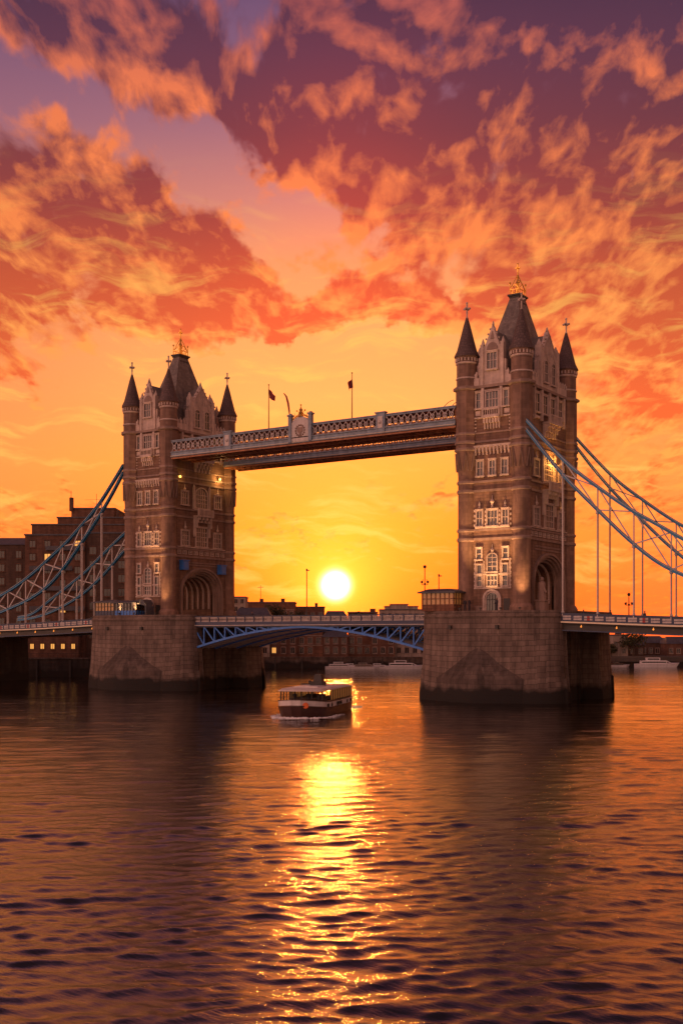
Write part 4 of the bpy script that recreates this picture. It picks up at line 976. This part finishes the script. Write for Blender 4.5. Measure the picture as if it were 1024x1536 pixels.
def statue():
    r = MB(); x, y = 6.3, -5.4
    r.box(x-.7, x+.7, y-.7, y+.7, 12.9, 14.3); r.box(x-.85, x+.85, y-.85, y+.85, 14.3, 14.5)
    r.lathe(x, y, [(.62, 14.5), (.66, 15.0), (.5, 15.8), (.56, 16.5), (.48, 17.0), (.2, 17.2)], 10); r.ball((x, y, 17.45), .30, 10, 1.15); r.bar((x+.3, y-.35, 16.6), (x+.7, y-.15, 15.5), .25)
    tag(r.build('statue', 'band', None, (x, y, 12.9)), 'weathered robed stone statue on a plinth at the left of the right tower arch', 'statue')
statue()
def floodlight(x, y, tx, ty, tz, e, lab, z=12.9, ang=44):
    o = thing('floodlight', lab, 'floodlight', (x, y, z), 0, 'floodlights at the feet of the towers'); m = MB(); m.box(-.16, .16, -.1, .1, .2, .42); m.box(-.04, .04, -.04, .04, 0, .22); m.box(-.12, .12, -.12, .12, 0, .05); m.build('housing', 'dark_metal', o)
    l = bpy.data.lights.new('flood_beam', 'SPOT'); l.energy = e; l.color = (1, .50, .20); l.spot_size = R(ang); l.spot_blend = 1; l.shadow_soft_size = .25
    lo = bpy.data.objects.new('flood_beam', l); COL.objects.link(lo); lo.parent = o; lo.location = (0, 0, .75)
    d = Vector((tx-x, ty-y, tz-z-.75)); lo.rotation_euler = d.to_track_quat('-Z', 'Y').to_euler(); return o
floodlight(5.9, -11.9, 4.6, -8, 19, 2600, 'small dark floodlight at the foot of the right tower, by its near turret')
floodlight(0.2, -12.6, 0, -8.4, 21, 5000, 'small dark floodlight before the doorway of the right tower', 12.9, 64)
floodlight(-62.2, -11.9, -62.6, -8, 19, 1500, 'small dark floodlight at the foot of the left tower, by its near turret')
floodlight(-66.4, -12.7, -67, -8.4, 21, 5000, 'small dark floodlight before the doorway of the left tower', 12.9, 64)
for cx, nm, k in ((0, 'right', 1.0), (-67, 'left', 1.0)):
    floodlight(cx-3.2, -12.4, cx-1.5, -8.4, 29, 13000*k, 'small dark floodlight on the left half of the %s pier nose, aimed up the tower' % nm, 12.9, 38)
    floodlight(cx+3.2, -12.4, cx+1.5, -8.4, 30, 13000*k, 'small dark floodlight on the right half of the %s pier nose, aimed up the tower' % nm, 12.9, 38)
# small people leaning on the pier parapets
def person(x, y, z, rz, lab, mt='clothes'):
    o = thing('person', lab, 'person', (x, y, z), rz, 'people on the bridge'); m = MB()
    for s_ in (-1, 1):
        m.rod((s_*.10, 0, .02), (s_*.09, 0, .85), .07, .10); m.rod((s_*.2, 0, 1.40), (s_*.26, -.08, 1.1), .055, .045); m.rod((s_*.26, -.08, 1.1), (s_*.18, -.3, .98), .045, .035); m.box(s_*.1-.05, s_*.1+.05, -.17, .08, 0, .08)
    m.lathe(0, 0, [(.14, .8), (.17, 1.0), (.20, 1.3), (.19, 1.42), (.07, 1.5), (.06, 1.56)], 10); m.build('body', mt, o); m = MB(); m.ball((0, 0, 1.66), .11, 10, 1.2); m.build('head', 'skin_dark', o); return o

# ------------------------------------------------------------------ passenger boat
def make_boat():
    # origin at the near right bow corner, +y to the stern, -x across to the left bow corner
    P = Vector((-.5, -50.6, 0)); Q = Vector((-7.1, -33.3, 0)); d = (Q-P).normalized(); rz = math.atan2(d.y, d.x) - math.pi/2
    B = 2.75; LN = 17.5
    C_ = P + Vector((math.cos(rz), math.sin(rz), 0))*(-B)
    root = thing('passenger_boat', 'low white and dark passenger boat with glazed cabin crossing the sunlit water', 'boat', (C_.x, C_.y, 0), rz)
    def hull(zs, n=18):
        rows = []
        for z, k, rake in zs:
            row = []
            for i in range(n+1):
                t = i/n; y = -1.6*(1-0) * 0
                # half breadth along the length: bluff rounded bow, parallel body, slight tuck at the stern
                yy = -rake + (LN+rake)*t
                hb = B*k*min(1, (1-(1-min(t/.16, 1))**2.6))*(1 - .12*max(0, (t-.8)/.2)**2)
                row.append((max(hb, .35 if t > 0 else .55), yy))
            rows.append((z, row))
        vs = []; fs = []
        for z, row in rows:
            sheer = [.28*(1-min(yy/6, 1))**2 if z > .4 else 0 for _, yy in row]
            ring = [(hb, yy, z+s) for (hb, yy), s in zip(row, sheer)] + [(-hb, yy, z+s) for (hb, yy), s in list(zip(row, sheer))[::-1]]
            vs += ring
        m_ = 2*(n+1)
        for j in range(len(rows)-1):
            for i in range(m_): fs.append((j*m_+i, j*m_+(i+1) % m_, (j+1)*m_+(i+1) % m_, (j+1)*m_+i))
        fs.append(tuple(range((len(rows)-1)*m_, len(rows)*m_)))
        return vs, fs
    m = MB(); m.add(*hull([(-.5, .8, .6), (.1, .93, 1.0), (.95, 1.0, 1.6)]), True); m.build('hull', 'hull_dark', root)
    m = MB(); m.add(*hull([(.9, .985, 1.45), (1.62, 1.0, 1.6)]), True); bw = m.build('bulwark', 'hull_white', root)
    m = MB(); v, f = hull([(.90, 1.02, 1.68), (1.02, 1.02, 1.68)]); m.add(v, f); v, f = hull([(1.62, 1.02, 1.68), (1.70, 1.02, 1.68)]); m.add(v, f); m.build('rubbing_strake', 'hull_dark', root)
    # portholes on the side
    for y0, w in ((2.4, .9), (4.6, .45), (7.2, .7), (8.2, .7), (9.2, .7), (12.6, .7), (14.6, 1.0)):
        m = MB(); m.box(B-.03, B+.04, y0, y0+w, 1.08, 1.5); m.build('porthole', 'window_dark', root)
    # cabin: posts, glass and interior benches
    m = MB()
    for s_ in (-1, 1):
        for k in range(13): y = 1.2+k*1.25; m.box(s_*2.5-.06, s_*2.5+.06, y-.07, y+.07, 1.6, 3.0)
        m.box(s_*2.5-.05, s_*2.5+.05, 1.2, 16.2, 1.62, 1.78)
    for k in range(5): x = -2.45+k*1.22; m.box(x-.06, x+.06, 1.1, 1.22, 1.6, 3.0)
    for x in (-2.4, 0, 2.4): m.box(x-.06, x+.06, 16.1, 16.2, 1.6, 3.0)
    m.build('cabin_frame', 'dark_metal', root)
    m = MB(); m.box(2.46, 2.49, 5.2, 16.0, 1.75, 2.95); m.box(-2.49, -2.46, 5.2, 16.0, 1.75, 2.95); m.build('window', 'warm_glass', root)
    m = MB()
    for k in range(9):
        for s_ in (-1, 1): m.box(s_*1.3-.8, s_*1.3+.8, 3+k*1.4, 3.5+k*1.4, 1.4, 1.75); m.box(s_*1.3-.8, s_*1.3+.8, 3.4+k*1.4, 3.5+k*1.4, 1.75, 2.0)
    m.build('bench', 'brick_dark', root)
    m = MB(); m.prism([(-2.6, .5), (-1.8, .1), (1.8, .1), (2.6, .5), (2.65, 16.4), (-2.65, 16.4)], 2.98, 3.1); m.prism([(-2.5, .7), (-1.7, .35), (1.7, .35), (2.5, .7), (2.5, 16.2), (-2.5, 16.2)], 3.1, 3.28, .93)
    m.build('roof', 'boat_roof', root)
    m = MB(); m.box(-1.7, 1.2, 4.0, 7.4, 3.28, 3.38); m.box(-1.6, 1.6, 9, 13, 3.28, 3.36); m.build('roof_hatch', 'hull_white', root)
    m = MB(); m.box(-.6, .9, 7.4, 9.4, 3.25, 3.8); m.prism([(-.3, 7.8), (.7, 7.8), (.7, 9.1), (-.3, 9.1)], 3.8, 4.7, .8); m.rod((.2, 8.4, 4.45), (.2, 8.4, 5.2), .05); m.ball((-.8, 8, 3.75), .22); m.bar((-1.9, 7.8, 3.5), (-.4, 8, 3.5), .14); m.build('funnel', 'dark_metal', root)
    m = MB()
    for x, h in ((-1.9, .7), (2.3, .5)): m.rod((x, .1, 1.9), (x, .1, 1.9+h), .035); m.ball((x, .1, 1.95+h), .08)
    m.bar((-2.4, -.3, 2.25), (2.4, -.3, 2.25), .04); m.build('bow_rail', 'dark_metal', root)
    m = MB(); m.lathe(0, 0, [(.05, -.08), (.30, -.08), (.36, 0), (.30, .08), (.05, .08)], 12); rg = m.build('lifebuoy', 'orange_ring', root); rg.location = (1.1, -1.22, 1.45); rg.rotation_euler = (R(90), 0, R(10))
    m = MB()
    for s_ in (-1, 1): m = MB(); m.rod((s_*2.35, 16.9, 1.6), (s_*2.35, 16.9, 2.3), .1, .08); m.build('bollard', 'dark_metal', root)
    for i, (x, y) in enumerate(((-1.0, 1.9), (.5, 2.4), (1.8, 2.0))):
        p = root.matrix_basis @ Vector((x, y, 0)); p = Matrix.Translation(root.location) @ Matrix.Rotation(rz, 4, 'Z') @ Vector((x, y, 0))
        person(p.x, p.y, 1.18, rz + .4*i, ['dark dressed person standing at the left of the boat bow', 'dark dressed person standing at the middle of the boat bow', 'dark dressed person standing by the right bow corner of the boat'][i])
    # wake
    T = Matrix.Translation(root.location) @ Matrix.Rotation(rz, 4, 'Z'); m = MB(); rr = random.Random(2)
    for i in range(150):
        t = rr.random(); s_ = rr.choice((-1, 1)); y = -1.8 + t**1.4*9; x = s_*(B*(.25+.8*min(1, t*2.2)) + .12 + rr.random()*(.25+.8*t)); 
        p = T @ Vector((x, y, 0)); r_ = (.05+.10*rr.random())*(1.25-t); m.lathe(p.x, p.y, [(r_*1.7, -.05), (r_*1.4, .04+r_*.25), (r_*.5, .05+r_*.55)], 6, rr.random()*3)
    for i in range(70):
        x = -2.6+5.2*rr.random(); p = T @ Vector((x, -1.9+.35*abs(x)**1.1*.6-rr.random()*.4, 0)); r_ = .06+.10*rr.random(); m.lathe(p.x, p.y, [(r_*1.8, -.05), (r_*1.3, .1), (r_*.4, .08+r_*.9)], 6)
    for i in range(60):
        p = T @ Vector((-2.8+5.6*rr.random(), 17.8+rr.random()*4, 0)); r_ = .08+.12*rr.random(); m.lathe(p.x, p.y, [(r_*2, -.05), (r_*1.3, .06), (r_*.4, .09)], 6)
    w = m.build('wake_foam', 'foam'); tag(w, 'white foam of the bow wave around the passenger boat', 'foam', None, 'stuff')
make_boat()

# ------------------------------------------------------------------ banks and buildings (turned to face down river)
def land(name, px0, px1, Z0, Z1, z, lab):
    m = MB(); a, b, c, d = gp(px0, Z0), gp(px1, Z0), gp(px1, Z1), gp(px0, Z1); m.prism([(p.x, p.y) for p in (a, b, c, d)], -3, z); o = m.build(name, 'ground'); o['kind'] = 'structure'; o['label'] = lab
land('far_bank', -2500, 3600, 346.5, 2600, 3.0, 'low ground of the far river bank'); land('left_bank', -2600, 150, 263.5, 346.2, 4.2, 'ground of the left river bank')
land('middle_bank', 150.1, 900, 326.5, 346.2, 3.2, 'ground behind the middle quay')
def quay(px0, px1, Z, top, mt, lab):
    p = gp(px0, Z); wd = (px1-px0)/F*Z; o = thing('quay_wall', lab, 'quay wall', (p.x, p.y, 0), TH, 'quay walls along the banks'); m = MB(); m.box(0, wd, 0, 1.2, -3, top); m.build('wall', mt, o)
    m = MB(); m.box(-.1, wd+.1, -.2, 1.3, top, top+.3); m.build('coping', 'quay', o)
    m = MB(); x = 4
    while x < wd: m.box(x-.2, x+.2, -.35, -.003, -2, top-.3); x += 7.5
    m.build('fender', 'dark_metal', o)
    m = MB(); x = 1
    while x < wd: m.rod((x, .5, top+.3), (x, .5, top+1.3), .04); x += 2
    m.box(0, wd, .47, .53, top+1.25, top+1.32); m.build('railing', 'dark_metal', o)
quay(-120, 150, 262, 4.0, 'dark_wall', 'dark wet quay wall below the wharf buildings at left'); quay(150.2, 899, 325, 3.0, 'quay', 'low quay wall across the middle, beyond the boat'); quay(899.2, 1300, 345, 1.2, 'dark_wall', 'low dark quay at the right edge behind the white moored boat')
WIN = {}
def building(px0, px1, ytop, Z, dep, mt, lab, z0=3.0, fw=1.15, fh=1.7, sx=2.6, sz=3.1, zs=1.4, lit=.04, roof='flat', tiers=(), cat='building', group=None, band=False, trim='render_pale', maxw=95):
    p = gp(px0, Z); wd = (px1-px0)/F*Z; h = zy(ytop, Z) - z0; o = thing('brick_building' if mt.startswith('brick') else 'pale_building', lab, cat, (p.x, p.y, z0), TH, group)
    m = MB(); hh = h - (2.2 if roof == 'pitch' else .5); m.box(0, wd, 0, dep, 0, hh)
    for i, (a, b, yt) in enumerate(tiers): m.box((a-px0)/F*Z, (b-px0)/F*Z - .2*i, 1.2+.5*i, dep-1-.5*i, hh-.01, zy(yt, Z)-z0)
    m.build('wall', mt, o)
    if roof == 'pitch':
        m = MB(); m.add([(-.3, -.3, hh), (wd+.3, -.3, hh), (wd+.3, dep+.3, hh), (-.3, dep+.3, hh), (1.0, dep*.4, h), (wd-1.0, dep*.4, h)], [(0,1,5,4), (1,2,5), (2,3,4,5), (3,0,4), (0,3,2,1)]); m.build('roof', 'roof_lead', o)
    else:
        m = MB(); m.box(-.2, wd+.2, -.2, dep+.2, hh, hh+.35)
        for a, b, yt in tiers: q = zy(yt, Z)-z0; i = tiers.index((a, b, yt)); m.box((a-px0)/F*Z-.2, (b-px0)/F*Z+.2-.2*i, 1.0+.5*i, dep-.8-.5*i, q, q+.3)
        m.build('roof', 'roof_lead', o)
        m = MB(); rr = random.Random(int(px0)+3)
        for k in range(max(1, int(wd/7))):
            x = wd*rr.random()*.85+.5; m.box(x, x+.9+rr.random(), dep*.3, dep*.3+1.5, hh+.36, hh+1.1+rr.random()*.8)
        if not tiers: m.build('chimney', 'brick_dark', o)
    if band:
        m = MB(); z = zs+sz-.7
        while z < hh-1: m.box(.1, wd-.1, -.14, -.003, z, z+.22); z += sz
        m.build('string_course', trim, o)
    key = (fw, fh, trim)
    if key not in WIN: WIN[key] = {}
    cnt = 0; nx = max(1, int((wd-1)/sx)); gap = wd/nx; z = zs; rr = random.Random(int(px0*7))
    lev = [(0, wd, zs, hh, 0.0)] + [((a-px0)/F*Z+.5, (b-px0)/F*Z-.5, (zy(tiers[i-1][2], Z)-z0 if i else hh)+.8, zy(yt, Z)-z0-.2, 1.2+.5*i) for i, (a, b, yt) in enumerate(tiers)]
    for a, b, zlo, zhi, yy in lev:
        z = zlo; nx = max(1, int((b-a)/sx)); gap = (b-a)/nx
        while z + fh < zhi - .2:
            for i in range(nx):
                if cnt >= maxw or rr.random() < .05: continue
                g = 'room_light' if rr.random() < lit else 'window_dark'; k2 = g
                if k2 not in WIN[key]:
                    m = MB(); m.box(-fw/2, fw/2, -.04, .0, 0, fh); m.mi = 1
                    m.box(-fw/2-.14, -fw/2, -.12, .0, -.1, fh+.14); m.box(fw/2, fw/2+.14, -.12, .0, -.1, fh+.14); m.box(-fw/2-.2, fw/2+.2, -.2, .0, -.28, -.1); m.box(-fw/2-.14, fw/2+.14, -.13, .0, fh+.14, fh+.3); m.box(-.04, .04, -.08, .0, 0, fh)
                    w = m.build('window', [g, trim], o); WIN[key][k2] = w; w.location = (a+gap*(i+.5), yy-.003, z)
                else:
                    w = WIN[key][k2].copy(); COL.objects.link(w); w.parent = o; w.location = (a+gap*(i+.5), yy-.003, z)
                cnt += 1
            z += sz
    return o
# left wharf: big brick blocks
G1 = 'wharf blocks on the left bank'; G2 = 'waterfront houses in the middle distance'; G3 = 'hazy houses below the right span'
building(-60, 41, 803, 268, 18, 'brick_dark', 'dark brick wharf block with blue grey roof at the left edge', 4.2, 1.2, 1.5, 3.2, 3.1, lit=.05, roof='pitch', group=G1, trim='brick_brown')
b = building(38, 128, 800, 266, 20, 'brick_brown', 'tall stepped brown apartment block behind the left chain, with penthouse and chimney', 4.2, 1.3, 1.4, 3.0, 3.0, lit=.03, tiers=((46, 215, 787), (84, 215, 776), (104, 172, 762)), group=G1, trim='brick_brown', maxw=99)
m = MB(); hz = zy(762, 266)-4.2; X_ = lambda px: (px-38)/F*266
m.box(X_(102), X_(107), 1.5, 2.6, hz-.5, hz+2.6); m.rod((X_(104), 2, hz+2.5), (X_(104), 2, hz+4.2), .06); m.build('chimney', 'brick_dark', b); m = MB(); m.box(X_(172), X_(176), 2, 3, hz-2.6, hz-.3); m.build('chimney', 'brick_dark', b)
m = MB(); x = X_(141); m.rod((x, 3, hz), (x, 3, hz+3.6), .05); m.bar((x-2.8, 3, hz+2.2), (x+.8, 3, hz+2.3), .05); m.bar((x+.5, 3, hz+.6), (x+1.1, 3, hz+2.8), .05); m.bar((x+1.0, 3, hz+1.5), (x+1.8, 3, hz+1.5), .05); m.build('aerial', 'dark_metal', b)
m = MB()
for k, (a_, c_) in enumerate(((48, 100), (46, 128), (60, 128), (46, 110), (70, 128))): m.box(X_(a_), X_(c_), -.9, -.003, 6.2+k*4.6, 6.4+k*4.6); m.box(X_(a_), X_(c_), -.9, -.83, 6.4+k*4.6, 7.2+k*4.6)
m.build('balcony', 'roof_lead', b)
building(129, 215, 797, 266.6, 20, 'brick_dark', 'dark brick block between the left chains and the left tower', 4.2, 1.5, 1.6, 3.0, 3.2, lit=.04, group=G1, trim='brick_brown')
building(10, 118, 951, 263.3, 2.4, 'brick_brown', 'low waterside arcade with a row of lit windows under the left span', 4.0, .8, 1.1, 2.3, 2.6, zs=2.3, lit=.6, trim='brick_brown', group=G1)
# middle distance: (px0, px1, ytop, Z, material, roof, label)
rows = [
 (322, 368, 894, 420, 'render_pale', 'flat', 'pale block just right of the left tower on the skyline', 0),
 (352, 404, 911, 328, 'render_pale', 'pitch', 'low pale pavilion with hipped roof beside the left tower foot', 1),
 (372, 442, 902, 372, 'brick_red', 'flat', 'broad red brick block below the dark skyline trees', 1),
 (404, 446, 936, 330, 'brick_brown', 'pitch', 'brown gabled house at the left end of the middle quay', 1),
 (446, 484, 940, 331, 'brick_red', 'flat', 'red brick warehouse left of the sun glow', 1),
 (440, 486, 909, 390, 'brick_brown', 'flat', 'brown skyline block below the sun, left side', 0),
 (486, 520, 916, 385, 'brick_dark', 'pitch', 'dark gabled roof straight below the sun', 0),
 (484, 522, 944, 329, 'brick_brown', 'pitch', 'small brown house straight below the sun at the quay', 1),
 (522, 566, 917, 392, 'brick_dark', 'flat', 'dark skyline block right of the sun', 0),
 (522, 556, 938, 332, 'brick_red', 'flat', 'red brick warehouse right of the sun glow', 1),
 (556, 592, 942, 329, 'brick_brown', 'pitch', 'brown gabled house behind the moored white boats', 1),
 (570, 640, 913, 402, 'render_pale', 'flat', 'stepped pale block on the skyline left of the right pier', 0),
 (592, 640, 939, 331, 'render_pale', 'flat', 'pale waterfront house beside the right pier', 1)]
for a, c, yt, Z, mt, rf, lab, wn in rows:
    tr = ((586, 612, 907), (578, 628, 910)) if a == 570 else ()
    building(a, c, yt, Z, 12, mt, lab, 3.1, 1.1, 1.5, 2.1, 2.75, zs=1.2, lit=.05 if wn else 0, roof=rf, tiers=tr, group=G2, band=wn and rf == 'flat')
for a, c, yt, Z, mt, rf, lab in (
 (905, 941, 951, 352, 'render_pale', 'flat', 'pale framed block right beside the right pier, under the span'),
 (941, 966, 957, 356, 'brick_dark', 'pitch', 'dark gabled shed between the pale block and the twin roofs'),
 (960, 1000, 954, 366, 'brick_dark', 'pitch', 'long dark roofed house behind the white moored boat'),
 (1000, 1044, 955, 358, 'brick_brown', 'pitch', 'brown roofed house at the right edge under the span'),
 (1044, 1100, 951, 360, 'brick_dark', 'flat', 'dark block beyond the right edge of the view')):
    building(a, c, yt, Z, 12, mt, lab, 3.0, 1.0, 1.3, 1.9, 2.2, zs=.8, lit=0, roof=rf, group=G3)
def skyline_mast(px, y0, y1, Z, lab):
    p = gp(px, Z, 3); m = MB(); m.rod((p.x, p.y, 3), (p.x, p.y, zy(y1, Z)), .16, .07); m.bar((p.x-1.2, p.y, zy(y1+3, Z)), (p.x+1.2, p.y, zy(y1+3, Z)), .14); tag(m.build('radio_mast', 'dark_metal', None, (p.x, p.y, 3)), lab, 'mast')
skyline_mast(391, 905, 878, 400, 'hair thin radio mast on the skyline right of the left tower')
# trees
def tree(px, Z, h, w, lab, seed, grp='trees on the skyline'):
    rr = random.Random(seed); p = gp(px, Z, 3); o = thing('tree', lab, 'tree', tuple(p), 0, grp); m = MB(); m.rod((0, 0, 0), (.1, 0, h*.5), .3, .16); 
    for k in range(5):
        a = k*1.26; m.rod((0, 0, h*(.3+.04*k)), (w*.35*math.cos(a), w*.35*math.sin(a), h*(.55+.06*k)), .12, .04)
    m.build('trunk', 'bark', o); m = MB(); cl = [(w*.36*math.cos(k*1.1+seed)*rr.uniform(.4, 1), w*.36*math.sin(k*1.1+seed)*rr.uniform(.4, 1), h*rr.uniform(.45, .82), w*rr.uniform(.16, .26)) for k in range(11)]
    for i in range(900):
        c = rr.choice(cl); v_ = Vector((rr.gauss(0, 1), rr.gauss(0, 1), rr.gauss(0, .8))).normalized()*c[3]*(rr.random()**.4)*1.15
        q = Vector(c[:3]) + v_; s_ = rr.uniform(.18, .42); a = Vector((rr.gauss(0,1), rr.gauss(0,1), rr.gauss(0,1))).normalized(); b_ = a.cross(Vector((rr.gauss(0,1), rr.gauss(0,1), 1))).normalized()
        m.add([tuple(q-a*s_), tuple(q+b_*s_*.7), tuple(q+a*s_), tuple(q-b_*s_*.7)], [(0,1,2,3)])
    m.build('crown', 'leaf', o)
for i, (px, Z, yt, w, lab) in enumerate((
 (406, 350, 894, 8, 'bushy dark tree above the red brick block, left one of the pair'), (418, 352, 892, 7, 'bushy dark tree above the red brick block, right one of the pair'),
 (452, 345, 906, 7, 'rounded tree on the skyline between the trees pair and the sun'), (478, 348, 915, 6, 'small tree on the skyline just left of the sun'),
 (533, 340, 914, 7, 'low tree on the skyline just right of the sun'), (547, 342, 908, 9, 'broad tree right of the sun, the tallest of three'), (566, 341, 912, 7, 'rounded tree between the broad tree and the stepped pale block'),
 (500, 341, 922, 7, 'low tree directly under the sun'), (556, 335, 936, 6, 'quayside tree behind the moored boats'), (480, 335, 940, 6, 'quayside tree before the red brick warehouse'), (594, 345, 918, 6, 'small tree before the stepped pale block'))):
    tree(px, Z, zy(yt, Z)-3, w, lab, i+1)
tree(949, 349.5, 8.4, 8, 'dark bush by the quay beside the white moored boat', 40, 'trees by the right quay'); tree(915, 350, 4, 4, 'low shrub at the foot of the pale framed block', 41, 'trees by the right quay')
# moored craft
def moored(px, Z, ln, lab, cab='hull_white', z=0.0):
    p = gp(px, Z); o = thing('moored_boat', lab, 'boat', (p.x, p.y, 0), TH, 'boats moored along the far bank'); m = MB(); h = ln*.08
    m.add([(-ln/2, -1.2, h), (-ln/2, 1.2, h), (ln*.32, 1.2, h), (ln/2, 0, h*1.3), (ln*.32, -1.2, h), (-ln/2, -.9, -.2), (-ln/2, .9, -.2), (ln*.3, .9, -.2), (ln*.42, 0, -.2), (ln*.3, -.9, -.2)], [(0,1,2,3,4), (5,9,8,7,6), (0,4,9,5), (4,3,8,9), (3,2,7,8), (2,1,6,7), (1,0,5,6)])
    m.build('hull', 'hull_white', o); m = MB(); m.box(-ln*.38, ln*.2, -.9, .9, h, h*1.9); m.box(-ln*.25, ln*.05, -.8, .8, h*1.9, h*2.7); m.bar((ln*.2, 0, h*1.8), (ln*.34, 0, h), .2); m.build('cabin', cab, o)
    m = MB(); m.box(-ln*.36, ln*.18, -.94, -.9, h*1.25, h*1.6); m.box(-ln*.23, ln*.03, -.84, -.8, h*2.1, h*2.5); m.build('window', 'window_dark', o); m = MB(); m.rod((-ln*.1, 0, h*2.7), (-ln*.1, 0, h*4.2), .06); m.bar((-ln*.45, -.9, h*1.5), (-ln*.3, -.9, h*2.2), .06); m.build('mast', 'dark_metal', o)
moored(985, 338, 13, 'large white moored boat with two cabin decks at the right edge'); moored(926, 342, 7, 'small white moored boat beside the right pier', 'brick_dark')
moored(512, 321, 9, 'white moored boat at the middle quay, leftmost'); moored(528, 322, 7, 'small white moored boat, second from the left at the middle quay'); moored(548, 321, 8, 'white moored boat at the middle quay, third from the left', 'render_pale'); moored(569, 322, 7, 'small moored boat, fourth from the left at the middle quay'); moored(606, 321, 11, 'long white moored boat at the middle quay close to the right pier')

# ------------------------------------------------------------------ warm evening haze over the river
def haze():
    m = MB(); m.box(-900, 1000, -330, 1500, -6, 75); m_ = bpy.data.materials.new('haze'); m_.use_nodes = True; nt = m_.node_tree; nt.nodes.clear()
    v = nt.nodes.new('ShaderNodeVolumePrincipled'); v.inputs['Color'].default_value = (1, .62, .42, 1); v.inputs['Density'].default_value = .000035; v.inputs['Anisotropy'].default_value = .6
    o = nt.nodes.new('ShaderNodeOutputMaterial'); nt.links.new(v.outputs[0], o.inputs['Volume']); MATS['haze'] = m_
    h = m.build('haze', 'haze'); h['kind'] = 'stuff'; h['label'] = 'warm evening haze over the river'
haze()

for x, y, z, rz, lab in ((13.6, -7.9, 11.2, .5, 'dark figure walking on the right span, nearest the right tower'), (17.5, -8.0, 11.1, 2.5, 'dark figure on the right span between the first two pairs of hangers'),
    (22.2, -7.8, 10.9, -.6, 'dark figure on the right span toward the right edge of the view'), (-3.3, -10.6, 12.9, .2, 'dark figure at the parapet between the glazed cabin and the right tower doorway'), (-2.4, -11.0, 12.9, 1.2, 'dark figure before the right tower doorway'),
    (2.2, -11.5, 12.9, -.3, 'dark figure at the parapet right of the right tower doorway'), (-63.6, -11.0, 12.9, .4, 'dark figure on the left pier by the near turret'), (-44.0, -8.2, 11.5, .4, 'dark figure crossing the left half of the bascule span')):
    person(x, y, z, rz, lab)
